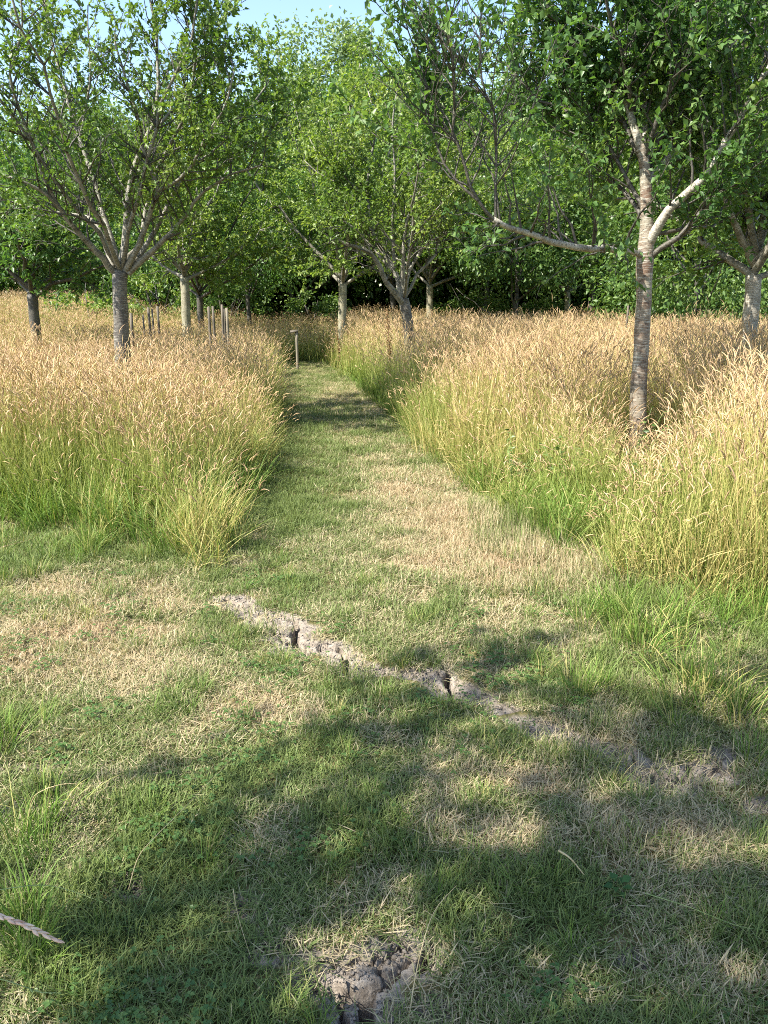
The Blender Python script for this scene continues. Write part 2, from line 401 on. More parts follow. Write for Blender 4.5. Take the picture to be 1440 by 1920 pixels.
def ground_h(x, y):
    z = base_h(x, y)
    m = (np.abs(x) < 3.2) & (y > 0.9) & (y < 5.6)
    if m.any():
        xs, ys = x[m], y[m]
        so = soil_mask(xs, ys)
        # clay plates: each cell tilts and stands at its own height, with sharp fissures between
        wx = xs + (fbm(xs * 14, ys * 14, 51) - .5) * .06; wy = ys + (fbm(xs * 14, ys * 14, 52) - .5) * .06
        F1, F2, ce = plates(wx / .13, wy / .13)
        gap = (F2 - F1) * .13
        f1, f2, c2 = plates(wx / .034 + 9, wy / .034)
        dz = so * ((fbm(xs * 16, ys * 16, 21) - 0.5) * 0.014 + (fbm(xs * 60, ys * 60, 22, 3) - 0.5) * 0.009 + (ce - .5) * .008 - .010 + (c2 - .5) * .003
                   - .045 * sstep(.52, .72, vnoise(xs * 9, ys * 9, 53)) * sstep(.010, .004, gap) - .002 * sstep(.20, .06, f2 - f1))
        for P, w, d in CRK:
            lo, hi = P.min(0) - 0.1, P.max(0) + 0.1
            q = (xs > lo[0]) & (xs < hi[0]) & (ys > lo[1]) & (ys < hi[1])
            if not q.any(): continue
            dd = np.full(q.sum(), 1e9)
            for a, b in zip(P[:-1], P[1:]): dd = np.minimum(dd, seg_dist(xs[q], ys[q], a, b))
            ww = 1.25 * w * (0.35 + 0.8 * vnoise(xs[q] * 30, ys[q] * 30, 41) + 0.6 * vnoise(xs[q] * 75, ys[q] * 75, 42))
            dz[q] = np.where(dd < ww * 2.6, dz[q] - (d + 0.008) * sstep(1.2, 0.6, dd / ww), dz[q])
        z = z.copy(); z[m] += dz
    return z
gx = graded(-1.75, 1.85, 0.0075, -400, 400, 1.12); gy = graded(1.25, 4.25, 0.0075, -120, 500, 1.12)
GX, GY = np.meshgrid(gx, gy)
GZ = ground_h(GX.ravel(), GY.ravel())
sm = np.where((np.abs(GX.ravel()) < 4) & (GY.ravel() > 0.8) & (GY.ravel() < 6.5), 1.0, 0.0)
sm[sm > 0] = soil_mask(GX.ravel()[sm > 0], GY.ravel()[sm > 0])
for P_, w_, d_ in CRK:      # the broken earth beside a crack is bare clay too
    xx, yy = GX.ravel(), GY.ravel(); lo, hi = P_.min(0) - .12, P_.max(0) + .12
    q = np.where((xx > lo[0]) & (xx < hi[0]) & (yy > lo[1]) & (yy < hi[1]))[0]
    if len(q):
        dd = np.full(len(q), 9.)
        for a_, b_ in zip(P_[:-1], P_[1:]): dd = np.minimum(dd, seg_dist(xx[q], yy[q], a_, b_))
        sm[q] = np.maximum(sm[q], sstep(.055, .030, dd + (fbm(xx[q] * 40, yy[q] * 40, 57) - .5) * .03))
nx, ny = len(gx), len(gy)
i = (np.arange(ny - 1)[:, None] * nx + np.arange(nx - 1)[None]).ravel()
GF = np.stack([i, i + 1, i + nx + 1, i + nx], -1)
def ground_mat():
    m, nt, out = mat('soil_and_thatch')
    so = attr(nt, 'soil').outputs['Fac']
    tc = N(nt, 'ShaderNodeTexCoord')
    def noise(s, d=4.0):
        n = N(nt, 'ShaderNodeTexNoise', i_Scale=s, i_Detail=d); nt.links.new(tc.outputs['Object'], n.inputs['Vector']); return n.outputs[0]
    n1, n2, n3 = noise(2.2), noise(38.0), noise(170.0)
    th = ramp(nt, [(0.30, (0.055, 0.055, 0.022)), (0.50, (0.13, 0.115, 0.050)), (0.72, (0.26, 0.20, 0.10))], n2).outputs[0]
    th = mix(nt, 0.5, th, ramp(nt, [(0.35, (0.5, 0.62, 0.4)), (0.65, (1.1, 1.0, 0.8))], n1).outputs[0], 'MULTIPLY')
    sc = ramp(nt, [(0.30, (0.17, 0.14, 0.11)), (0.55, (0.275, 0.235, 0.19)), (0.75, (0.36, 0.315, 0.26))], n2).outputs[0]
    sc = mix(nt, 0.6, sc, ramp(nt, [(0.35, (0.62, 0.6, 0.58)), (0.55, (1, 1, 1))], n3).outputs[0], 'MULTIPLY')
    p = N(nt, 'ShaderNodeBsdfPrincipled'); p.inputs['Roughness'].default_value = 0.95; p.inputs['Specular IOR Level'].default_value = 0.15
    nt.links.new(mix(nt, so, th, sc), p.inputs['Base Color'])
    bu = N(nt, 'ShaderNodeBump', i_Strength=0.8, i_Distance=0.006); nt.links.new(math_(nt, 'ADD', n2, n3), bu.inputs['Height'])
    nt.links.new(bu.outputs[0], p.inputs['Normal']); nt.links.new(p.outputs[0], out.inputs[0])
    return m
ground = obj('ground', mesh_of('ground', np.stack([GX.ravel(), GY.ravel(), GZ], -1), GF, ground_mat(), {'soil': ('FLOAT', sm)}, True))
tag(ground, 'dry cracked soil and thatch under the mown path and the meadow', kind='structure')

# ------------------------------------------------------------------ grass prototypes
def ribbon(g, P, w, side, t, head, var):
    """flat tapering blade along P; w widths; side: sideways unit vector"""
    n = len(P); V = np.empty((2 * n - 1, 3)); 
    V[0:2 * n - 2:2] = P[:-1] - side * w[:-1, None]; V[1:2 * n - 2:2] = P[:-1] + side * w[:-1, None]; V[-1] = P[-1]
    F = []
    for k in range(n - 2): F += [(2 * k, 2 * k + 1, 2 * k + 3), (2 * k, 2 * k + 3, 2 * k + 2)]
    F.append((2 * n - 4, 2 * n - 3, 2 * n - 2))
    tt = np.empty(2 * n - 1); tt[0:2 * n - 2:2] = t[:-1]; tt[1:2 * n - 2:2] = t[:-1]; tt[-1] = t[-1]
    g.add(V, F, t=tt, head=np.full(2 * n - 1, head), var=np.full(2 * n - 1, var))
def blade(g, p, az, L, lean, droop, w, tmax=1.0, seg=4, var=None, t0=0.0):
    s = np.linspace(0, 1, seg + 1)
    a = lean + droop * s ** 1.5
    ds = L / seg
    r = np.concatenate([[0], np.cumsum(np.sin(a[:-1]) * ds)]); z = np.concatenate([[0], np.cumsum(np.cos(a[:-1]) * ds)])
    P = np.stack([p[0] + r * math.cos(az), p[1] + r * math.sin(az), p[2] + z], -1)
    sd = np.array([-math.sin(az), math.cos(az), 0.0])
    tw = rng.uniform(-0.8, 0.8); sd = unit(sd * math.cos(tw) + np.array([math.cos(az), math.sin(az), 0]) * math.sin(tw))
    ww = w * (0.7 + 0.6 * s) * (1 - s ** 2.2)
    ribbon(g, P, np.maximum(ww, 1e-5), sd, t0 + s * (tmax - t0), 0.0, rng.random() if var is None else var)
    return P, a
def seed_head(g, P0, az, a0, L, R, var, droop):
    """slender nodding seed head, four-sided, a little ragged"""
    n = 6; s = np.linspace(0, 1, n)
    a = a0 + droop * s
    ds = L / (n - 1)
    r = np.concatenate([[0], np.cumsum(np.sin(a[:-1]) * ds)]); z = np.concatenate([[0], np.cumsum(np.cos(a[:-1]) * ds)])
    P = np.stack([P0[0] + r * math.cos(az), P0[1] + r * math.sin(az), P0[2] + z], -1)
    rad = R * np.sin(np.pi * np.clip(s * 0.9 + 0.08, 0, 1)) ** 0.7 * rng.uniform(0.65, 1.3, n); rad[-1] = 0.0004
    T = unit(np.gradient(P, axis=0)); sd = np.array([-math.sin(az), math.cos(az), 0.0]); up = np.cross(T, sd)
    th = np.array([0, 1, 2]) * 2 * np.pi / 3 + rng.uniform(0, 6)
    V = (P[:, None] + rad[:, None, None] * (np.cos(th)[None, :, None] * sd + np.sin(th)[None, :, None] * up[:, None])).reshape(-1, 3)
    F = []
    for k in range(n - 1):
        for j in range(3):
            q = (j + 1) % 3
            F += [(3 * k + j, 3 * k + q, 3 * k + 3 + q), (3 * k + j, 3 * k + 3 + q, 3 * k + 3 + j)]
    g.add(V, F, t=np.ones(len(V)), head=np.ones(len(V)), var=np.full(len(V), var))
def col_of(name, meshes):
    c = bpy.data.collections.new(name)
    for k, me in enumerate(meshes):
        o = bpy.data.objects.new('%s_%02d' % (name, k), me); c.objects.link(o)
    return c
def tall_tuft(ns, rad, wk):
    g = Geo('t', 'head', 'var')
    for k in range(ns):
        q = rad * math.sqrt(rng.random()); f = rng.uniform(0, 6.283)
        p = (q * math.cos(f), q * math.sin(f), -0.02)
        az = rng.uniform(0, 6.283); L = rng.uniform(0.58, 1.06)
        if rng.random() < 0.10: L *= 1.16
        v = rng.random()
        P, a = blade(g, p, az, L, rng.uniform(0.0, 0.13), rng.uniform(0.05, 0.42), 0.0017 * wk, 1.0, 5, v)
        Lh = rng.uniform(0.055, 0.125)
        if rng.random() < 0.85: seed_head(g, P[-1] - np.array([0, 0, 0.01]), az, a[-1], Lh, rng.uniform(0.0024, 0.0050) * (0.80 + 0.20 * wk), rng.random(), rng.uniform(0.2, 1.5))
        if rng.random() < 0.6:   # a leaf halfway up the stem
            m = P[2]; blade(g, m, rng.uniform(0, 6.28), rng.uniform(0.12, 0.25), rng.uniform(0.3, 0.8), rng.uniform(0.5, 1.4), 0.0022 * wk, 0.75, 3, rng.random() * 0.8, 0.45)
    for k in range(ns):
        q = rad * math.sqrt(rng.random()); f = rng.uniform(0, 6.283)
        blade(g, (q * math.cos(f), q * math.sin(f), -0.02), rng.uniform(0, 6.283), rng.uniform(0.25, 0.6), rng.uniform(0.05, 0.4), rng.uniform(0.3, 1.3), 0.0026 * wk, 0.5, 4, rng.random() * 0.7)
    return g.mesh('tall_tuft', G_TALL)
def stem_tuft(n, rad, wk):
    g = Geo('t', 'head', 'var')
    for k in range(n):
        q = rad * math.sqrt(rng.random()); f = rng.uniform(0, 6.283)
        L = rng.uniform(0.45, 0.85)
        blade(g, (q * math.cos(f), q * math.sin(f), -0.02), rng.uniform(0, 6.283), L, rng.uniform(0.0, 0.22), rng.uniform(0.1, 0.9), 0.0019 * wk, 0.85, 5, rng.random())
    return g.mesh('stem_tuft', G_TALL)
TALL = col_of('tall_tuft', [tall_tuft(15, 0.12, 1.25) for _ in range(8)] + [stem_tuft(30, 0.11, 1.25) for _ in range(5)])
TALLF = col_of('far_tuft', [tall_tuft(16, 0.22, 1.9) for _ in range(6)])
def lush_tuft(n, rad, l0, l1, w):
    g = Geo('t', 'head', 'var')
    for k in range(n):
        q = rad * math.sqrt(rng.random()); f = rng.uniform(0, 6.283)
        blade(g, (q * math.cos(f), q * math.sin(f), -0.01), f + rng.normal(0, 0.7), rng.uniform(l0, l1), rng.uniform(0.05, 0.5), rng.uniform(0.4, 1.7), w * rng.uniform(0.7, 1.3), 1.0, 5)
    return g.mesh('lush_tuft', G_LUSH)
LUSH = col_of('lush_tuft', [lush_tuft(34, 0.075, 0.14, 0.36, 0.0026) for _ in range(7)])
def lawn_tuft(n, rad, l0, l1, w, flat=0.3):
    g = Geo('t', 'head', 'var')
    for k in range(n):
        q = rad * math.sqrt(rng.random()); f = rng.uniform(0, 6.283)
        fl = rng.random() < flat
        blade(g, (q * math.cos(f), q * math.sin(f), -0.004 if not fl else rng.uniform(0.002, 0.014)), rng.uniform(0, 6.283), rng.uniform(l0, l1) * (1.2 if fl else 1),
              rng.uniform(1.1, 1.5) if fl else rng.uniform(0.05, 0.9), rng.uniform(-0.1, 0.25) if fl else rng.uniform(0.1, 1.3), w * rng.uniform(0.6, 1.3), 1.0, 3,
              min(1, rng.random() * 0.6 + 0.5) if fl else rng.random())
    return g.mesh('lawn_tuft', G_LAWN)
LAWN = col_of('lawn_tuft', [lawn_tuft(30, 0.055, 0.018, 0.056, 0.0015, 0.22) for _ in range(10)])

def scatter(name, coll, P, idx, tdir, tilt, scl, dry, label, nvar):
    """grass as instances on points: one countless mass"""
    n = len(P)
    rot = np.zeros((n, 3)); rot[:, 1] = tilt; rot[:, 2] = tdir
    me = mesh_of(name, P, np.zeros((0, 3), int), None, {
        'rot': ('FLOAT_VECTOR', rot), 'scl': ('FLOAT_VECTOR', scl), 'idx': ('INT', rng.integers(0, nvar, n) if idx is None else idx), 'dry': ('FLOAT', dry)})
    o = obj(name, me)
    ng = bpy.data.node_groups.new(name, 'GeometryNodeTree')
    ng.interface.new_socket('Geometry', in_out='INPUT', socket_type='NodeSocketGeometry')
    ng.interface.new_socket('Geometry', in_out='OUTPUT', socket_type='NodeSocketGeometry')
    nd = ng.nodes; lk = ng.links
    gi = nd.new('NodeGroupInput'); go = nd.new('NodeGroupOutput')
    ip = nd.new('GeometryNodeInstanceOnPoints'); ci = nd.new('GeometryNodeCollectionInfo')
    ci.inputs['Collection'].default_value = coll; ci.inputs['Separate Children'].default_value = True; ci.inputs['Reset Children'].default_value = True
    def na(k, ty):
        x = nd.new('GeometryNodeInputNamedAttribute'); x.data_type = ty; x.inputs['Name'].default_value = k; return x.outputs['Attribute']
    lk.new(gi.outputs[0], ip.inputs['Points']); lk.new(ci.outputs[0], ip.inputs['Instance'])
    ip.inputs['Pick Instance'].default_value = True
    lk.new(na('idx', 'INT'), ip.inputs['Instance Index'])
    e2r = nd.new('FunctionNodeEulerToRotation'); lk.new(na('rot', 'FLOAT_VECTOR'), e2r.inputs[0]); lk.new(e2r.outputs[0], ip.inputs['Rotation'])
    lk.new(na('scl', 'FLOAT_VECTOR'), ip.inputs['Scale'])
    lk.new(ip.outputs[0], go.inputs[0])
    md = o.modifiers.new('grass', 'NODES'); md.node_group = ng
    tag(o, label, kind='stuff')
    return o

TRUNKS = []   # (x, y, radius) kept clear of grass
def view_cloud(y0, y1, dens, margin, half=0.56):
    """random ground points in the wedge the camera sees, plus a margin"""
    W = y1 * half + margin; n = int(dens * 2 * W * (y1 - y0))
    x = rng.uniform(-W, W, n); y = rng.uniform(y0, y1, n)
    k = np.abs(x) < y * half + margin
    return x[k], y[k]

def green_field(x, y):
    """where the meadow is greener: along the path's far right bank and in lush patches"""
    g = 0.0
    for px, py, rx, ry, a in [(710, 750, 1.1, 2.2, .45), (820, 770, 1.2, 2.4, .5), (640, 690, 1.4, 1.2, .15), (1010, 940, .7, .9, .35), (1120, 1010, .45, .5, .5), (60, 900, 1.1, 1.4, .35), (250, 960, .8, .7, .4)]:
        g = g + a * blob(x, y, px, py, rx, ry)
    return g

# ---- tall meadow grass
def meadow():
    Ps = []; 
    for (y0, y1, dens, mg, far) in [(3.0, 8.0, 120, 2.2, 0), (8.0, 13.0, 84, 2.4, 0), (13.0, 21.0, 30, 3.0, 1), (21.0, 36.0, 15, 4.0, 1)]:
        x, y = view_cloud(y0, y1, dens, mg)
        sd = mown_sd(x, y)
        fr = rng.random(len(x))
        lf = (y < 7) & (x < -0.4)
        sd = sd - 0.30 * lf * sstep(7, 5.5, y) * (1 - np.clip(1.4 * blob(x, y, 425, 1040, .3, .5), 0, 1))
        sd = sd + (vnoise(x * 2.6, y * 2.6, 77) - .5) * .30 * (y < 13) + (vnoise(x * 9, y * 9, 78) - .5) * .10
        k = (sd > 0.02) & (fr < sstep(-0.05, 0.22, sd))
        k &= y < 34
        Ps.append((x[k], y[k], sd[k], np.full(k.sum(), far)))
    x, y, sd, far = (np.concatenate(q) for q in zip(*Ps))
    side_r = x > np.interp(y, [3, 6, 9, 14, 17], [0.2, 0.6, 0.7, -0.2, -1.2])
    right = sstep(-.3, .6, x - np.interp(y, [3, 6, 9, 14, 17], [0.2, 0.6, 0.7, -0.2, -1.2]))
    h = 0.90 + 0.16 * right + 0.22 * (fbm(x * 0.8, y * 0.8, 61) - 0.5) * 2 + 0.16 * (vnoise(x * 3, y * 3, 62) - 0.5)
    # the trodden straw on the right rises slowly, the other edges stand steep
    slow = np.clip(blob(x, y, 930, 985, .9, 1.3) * 1.3, 0, 1)
    we = 0.28 + 0.95 * slow
    low = 0.55 - 0.33 * slow
    h = h * (low + (1 - low) * sstep(0, 1, sd / we))
    c = gr(1205, 950); h *= 1 - 0.46 * np.exp(-(((x - c[0] * y / c[1]) / 0.42) ** 2 + ((y - c[1]) / 1.5) ** 4))
    h *= 1 - 0.18 * sstep(13, 26, y)
    gf = green_field(x, y)
    dry = 0.35 + (fbm(x * 0.6, y * 0.6, 71) - 0.5) * 0.9 + (fbm(x * 2.3, y * 2.3, 72) - 0.5) * 0.6 + (rng.random(len(x)) - 0.5) * 0.35 - gf + 0.25 * sstep(0.5, 0.0, sd) * side_r * (y < 8)
    # lean outwards over the mown edge
    e = 0.05
    nxv = -(mown_sd(x + e, y) - mown_sd(x - e, y)); nyv = -(mown_sd(x, y + e) - mown_sd(x, y - e))
    edir = np.arctan2(nyv, nxv)
    edge = sstep(0.55, 0.0, sd)
    tdir = np.where(rng.random(len(x)) < edge * 0.75, edir + rng.normal(0, 0.5, len(x)), rng.uniform(0, 6.283, len(x)))
    tilt = np.abs(rng.normal(0, 0.09, len(x))) + edge * rng.uniform(0, 0.42, len(x))
    w = np.where(far > 0, rng.uniform(0.9, 1.25, len(x)), rng.uniform(0.85, 1.15, len(x)))
    P = np.stack([x, y, base_h(x, y)], -1); scl = np.stack([w, w, h * rng.uniform(0.9, 1.1, len(x))], -1)
    ok = np.ones(len(x), bool)
    for tx, ty, tr in TRUNKS: ok &= np.hypot(x - tx, y - ty) > tr + 0.05
    # thinner, darker ground round the near tree on the right
    c = gr(1230, 920); thin = np.exp(-(((x - c[0]) / 0.6) ** 2 + ((y - c[1]) / 1.1) ** 2))
    ok &= rng.random(len(x)) > thin * 0.6
    corner = np.clip(blob(x, y, 425, 1040, .28, .35), 0, 1); dry = dry + .28 * corner
    for f, nm, cl, nv, lb in ((0, 'tall_meadow_grass', TALL, 8, 'tall ripe meadow grass with nodding seed heads on both sides of the mown path'),
                              (1, 'distant_meadow_grass', TALLF, 6, 'ripe tan meadow grass stretching back to the trees')):
        k = ok & (far == f)
        ix = rng.integers(0, nv, len(x))
        if f == 0: ix = np.where(rng.random(len(x)) < 0.22 + 0.35 * sstep(0.6, 0.1, sd) + 0.25 * slow, rng.integers(8, 13, len(x)), ix)
        scatter(nm, cl, P[k], ix[k], tdir[k], tilt[k], scl[k], dry[k], lb, nv)

# ---- lush green leaves in the meadow foot and longer tufts on the mown ground
def lush():
    L = []
    for (y0, y1, dens) in [(1.2, 4.0, 150), (4.0, 9.0, 80), (9.0, 18.0, 34)]:
        x, y = view_cloud(y0, y1, dens, 1.2)
        sd = mown_sd(x, y)
        gf = green_field(x, y)
        pr = np.where(sd > -0.03, 0.30 * sstep(1.2, 0.1, sd) * (0.5 + gf) + 0.55 * sstep(0.35, 0.65, fbm(x * 1.7, y * 1.7, 81)) * (0.35 + gf) + 0.6 * gf * (sd > 0), 0)
        tuft = 0
        for px, py, rx, ry, a in [(1190, 1180, .25, .2, 1.), (1380, 1170, .35, .3, 1.), (1300, 1230, .35, .22, .75), (1120, 1300, .17, .10, .9), (1360, 1320, .24, .16, .75), (1230, 1330, .15, .1, .4),
                                  (90, 1030, .7, .35, .9), (250, 1040, .5, .3, .6), (470, 1095, .22, .12, .45), (20, 1390, .16, .14, .8), (30, 1600, .18, .2, .8), (10, 1800, .15, .15, .6), (1440, 1430, .15, .1, .5), (1180, 1560, .08, .05, .25)]:
            tuft = np.maximum(tuft, a * blob(x, y, px, py, rx, ry))
        pr = np.maximum(pr, np.where(sd <= 0.3, tuft, 0))
        k = (rng.random(len(x)) < pr) & (soil_mask(x, y) < 0.4)
        s = np.where(sd[k] > 0.05, rng.uniform(0.9, 1.5, k.sum()), rng.uniform(0.38, 0.75, k.sum()) * (1 + 0.3 * (x[k] > .9)))
        L.append((x[k], y[k], s))
    x, y, s = (np.concatenate(q) for q in zip(*L))
    dry = 0.10 + (fbm(x * 1.3, y * 1.3, 83) - 0.5) * 0.7 + (rng.random(len(x)) - 0.5) * 0.3 + 0.12 * (x > 1.2) * (y < 5)
    n = len(x)
    scatter('long_green_grass', LUSH, np.stack([x, y, base_h(x, y)], -1), None, rng.uniform(0, 6.283, n), np.abs(rng.normal(0, 0.2, n)),
            np.stack([s, s, s * rng.uniform(0.8, 1.2, n)], -1), dry, 'longer green grass tufts at the foot of the meadow and along the mown edges', 7)

def so_soft(x, y):
    return np.clip(soil_mask(x, y) + .6 * soil_mask(x + .03, y) + .6 * soil_mask(x - .03, y) + .6 * soil_mask(x, y + .03), 0, 1)
# ---- mown grass
def lawn():
    L = []
    for (y0, y1, dens, k0) in [(1.05, 2.4, 1300, 1.15), (2.4, 3.6, 1050, 1.12), (3.6, 6.2, 620, 1.3), (6.2, 19.0, 300, 1.7)]:
        x, y = view_cloud(y0, y1, dens, 0.9 if y1 < 7 else 0.3, 0.54)
        sd = mown_sd(x, y)
        k = (sd < 0.25) & (x > -1.9 * 4) & (rng.random(len(x)) < 1.0)
        L.append((x[k], y[k], np.full(k.sum(), k0)))
    x, y, s = (np.concatenate(q) for q in zip(*L))
    so = soil_mask(x, y)
    bare = sstep(0.62, 0.80, fbm(x * 3.1, y * 3.1, 95))
    d = 0.27 + (fbm(x * 1.2, y * 1.2, 91) - 0.5) * 0.45 + (fbm(x * 5.5, y * 5.5, 92) - 0.5) * 0.9 + (rng.random(len(x)) - 0.5) * 0.5
    d = d + 0.35 * so_soft(x, y)
    for px, py, rx, ry, a in [(765, 920, .45, 1.2, .60), (800, 1030, .45, .6, .55), (850, 970, .5, .7, .3), (900, 1080, .7, .4, .30), (1000, 1060, .5, .4, .30), (680, 740, .6, 2.2, .35), (650, 800, .35, 1.0, .25), (700, 860, .5, 1.0, .15),
                              (540, 850, .5, 2.2, -.45), (560, 960, .4, .6, -.28), (620, 1060, .4, .3, -.10), (480, 1100, .25, .12, -.5), (690, 1100, .4, .3, -.05),
                              (150, 1180, .65, .35, .62), (60, 1110, .6, .25, .5), (260, 1250, .4, .2, .40), (230, 1170, .35, .2, .15), (20, 1240, .3, .2, .3), (400, 1160, .25, .10, -.45), (120, 1050, .8, .25, -.4), (560, 1320, .5, .2, .22), (480, 1330, .3, .15, .25),
                              (700, 1290, .3, .10, -.35), (400, 1440, .45, .25, -.28), (640, 1450, .5, .25, -.15), (250, 1700, .5, .35, -.32), (450, 1850, .5, .3, -.25), (900, 1680, .4, .3, -.12), (1000, 1480, .4, .2, .10), (1250, 1750, .5, .4, -.04),
                              (1250, 1560, .20, .09, .85), (1150, 1610, .14, .06, .50), (560, 1340, .25, .08, .3), (960, 1470, .2, .08, .5), (1010, 1560, .2, .09, .30), (1360, 1830, .12, .08, .55), (1080, 1850, .09, .06, .5), (860, 1550, .25, .1, .25), (1290, 1700, .2, .1, .25),
                              (1000, 1200, .4, .2, .2), (1250, 1260, .4, .2, -.15), (930, 1250, .2, .1, .3), (860, 1190, .3, .14, .15), (620, 1790, .10, .05, .35), (860, 1700, .15, .08, .15)]:
        d = d + a * blob(x, y, px, py, rx, ry)
    green_clump = sstep(0.52, 0.66, fbm(x * 6.0, y * 6.0, 97))
    d = d - 0.34 * green_clump
    so = np.maximum(so, 0.9 * soil_mask(x, y + 0.045))
    for P_, w_, d_ in CRK:
        lo, hi = P_.min(0) - .1, P_.max(0) + .1
        q = np.where((x > lo[0]) & (x < hi[0]) & (y > lo[1]) & (y < hi[1]))[0]
        if len(q):
            dd = np.full(len(q), 9.)
            for a_, b_ in zip(P_[:-1], P_[1:]): dd = np.minimum(dd, np.minimum(seg_dist(x[q], y[q], a_, b_), seg_dist(x[q], y[q] + .03, a_, b_)))
            so[q] = np.maximum(so[q], np.where(dd < 1.4 * w_ + .003, 1.03, .7 * (dd < .03)))
    keep = (rng.random(len(x)) > so * np.where(so > 1, 1, 0.86)) & (rng.random(len(x)) > bare * 0.35)
    x, y, s, d, green_clump = x[keep], y[keep], s[keep], d[keep], green_clump[keep]
    n = len(x)
    hz = s ** 0.5 * (0.62 + 0.75 * green_clump * rng.uniform(0.4, 1.1, n) + 0.4 * rng.random(n)) * (0.75 + 0.5 * fbm(x * 2, y * 2, 99))
    hz = hz * (1 + 2.2 * np.clip(blob(x, y, 960, 1010, .8, .8) + blob(x, y, 1080, 1090, .5, .3), 0, 1) * sstep(-0.9, 0.1, mown_sd(x, y)))
    # tussocks: dense little clumps standing out of the sward
    tx, ty = view_cloud(1.1, 4.6, 85, 0.5); m_ = fbm(tx * 6.0, ty * 6.0, 97)
    q = (mown_sd(tx, ty) < 0.05) & (soil_mask(tx, ty + .03) < .25) & (rng.random(len(tx)) < sstep(0.47, 0.62, m_) * 0.75)
    tx, ty = tx[q], ty[q]; ts = rng.uniform(0.20, 0.40, len(tx))
    scatter('grass_tussocks', LUSH, np.stack([tx, ty, base_h(tx, ty)], -1), None, rng.uniform(0, 6.283, len(tx)), np.abs(rng.normal(0, .15, len(tx))),
            np.stack([ts * 1.1, ts * 1.1, ts], -1), -0.05 + 0.5 * fbm(tx * 2.5, ty * 2.5, 98) + rng.normal(0, .1, len(tx)), 'small dark green tussocks dotted through the mown grass', 7)
    scatter('mown_grass', LAWN, np.stack([x, y, base_h(x, y) + 0.001], -1), None, rng.uniform(0, 6.283, n), np.abs(rng.normal(0, 0.12, n)),
            np.stack([s * rng.uniform(0.8, 1.25, n)] * 2 + [hz], -1), d, 'short mown grass, green and straw mixed, on the path and in the foreground', 10)

# ------------------------------------------------------------------ trees
def leaves_mesh(name, P, D, size, tone, material, fold=True, off=(0, 0, 0), width=0.27, up=0.75):
    """P leaf bases, D leaf directions; each leaf is a small folded lozenge"""
    n = len(P)
    D = unit(D)
    Nn = unit(np.array([0, 0, up]) + rng.normal(0, 0.55, (n, 3)))
    Sd = unit(np.cross(D, Nn)); Nn = np.cross(Sd, D)
    L = size[:, None]
    tip = P + D * L - Nn * L * rng.uniform(0, 0.25, (n, 1))
    wl = L * width * rng.uniform(0.8, 1.2, (n, 1))
    a = P + D * L * 0.42 + Sd * wl + Nn * wl * 0.35
    b = P + D * L * 0.42 - Sd * wl + Nn * wl * 0.35
    if fold:
        m = P + D * L * 0.45
        V = np.stack([P, a, tip, b, m], 1).reshape(-1, 3); k = 5
        f = np.array([[0, 4, 1], [0, 3, 4], [4, 2, 1], [4, 3, 2]])
    else:
        V = np.stack([P, a, tip, b], 1).reshape(-1, 3); k = 4
        f = np.array([[0, 2, 1], [0, 3, 2]])
    F = (f[None] + np.arange(n)[:, None, None] * k).reshape(-1, 3)
    return mesh_of(name, V - np.asarray(off), F, material, {'tone': ('FLOAT', np.repeat(tone, k))})

def grow(limbs, g, L2=0.9, sp2=0.13, L3=0.30, sp3=0.075, spl=0.030, leaf0=0.2, tw=True, start=0.22, upb=0.45, spur=2):
    """side branches, twigs and leaf positions for a list of (points, r0, r1) limbs"""
    LP, LD = [], []
    for P, r0, r1 in limbs:
        seg = np.linalg.norm(np.diff(P, axis=0), axis=1); Lt = seg.sum(); cum = np.concatenate([[0], np.cumsum(seg)])
        T = unit(np.gradient(P, axis=0))
        s = start * Lt
        while s < Lt:
            i = min(np.searchsorted(cum, s), len(P) - 1); f = s / Lt
            p = P[i]; t = T[i]
            side = unit(np.cross(t, rng.normal(0, 1, 3)))
            d = unit(t * 0.55 + side * 0.9 + np.array([0, 0, upb]))
            l2 = L2 * (1.05 - 0.55 * f) * rng.uniform(0.5, 1.15)
            n2 = 6; u = np.linspace(0, 1, n2)[:, None]
            bend = rng.normal(0, 0.12, 3) + np.array([0, 0, rng.uniform(-0.15, 0.22)])
            Q = p + d * l2 * u + bend * l2 * u ** 2
            Q[1:] += rng.normal(0, 0.02 * l2, (n2 - 1, 3))
            r2 = min(0.35 * (r0 + (r1 - r0) * f) + 0.003, 0.006 + 0.009 * l2)
            tube(g, Q, np.linspace(r2, 0.0018, n2), 5)
            T2 = unit(Q[-1] - Q[0])
            for q in np.arange(0.12, l2, sp3):
                fq = q / l2; j = min(int(fq * (n2 - 1)), n2 - 2); w = fq * (n2 - 1) - j
                b = Q[j] * (1 - w) + Q[j + 1] * w
                sd = unit(np.cross(T2, rng.normal(0, 1, 3)))
                d3 = unit(T2 * 0.6 + sd * 0.8 + np.array([0, 0, 0.25]))
                l3 = L3 * rng.uniform(0.35, 1.2)
                if tw: tube(g, np.stack([b, b + d3 * l3 * 0.5 + rng.normal(0, 0.01, 3), b + d3 * l3]), np.array([0.0028, 0.0020, 0.0010]), 3)
                m = np.arange(0.02, l3 + 0.01, spl)
                m = np.repeat(m, spur) + rng.uniform(-0.01, 0.01, len(m) * spur)
                LP.append(b + d3 * m[:, None]); LD.append(np.repeat(d3[None], len(m), 0))
            s += sp2 * rng.uniform(0.6, 1.4)
    if not LP: return np.zeros((0, 3)), np.zeros((0, 3))
    return np.concatenate(LP), np.concatenate(LD)

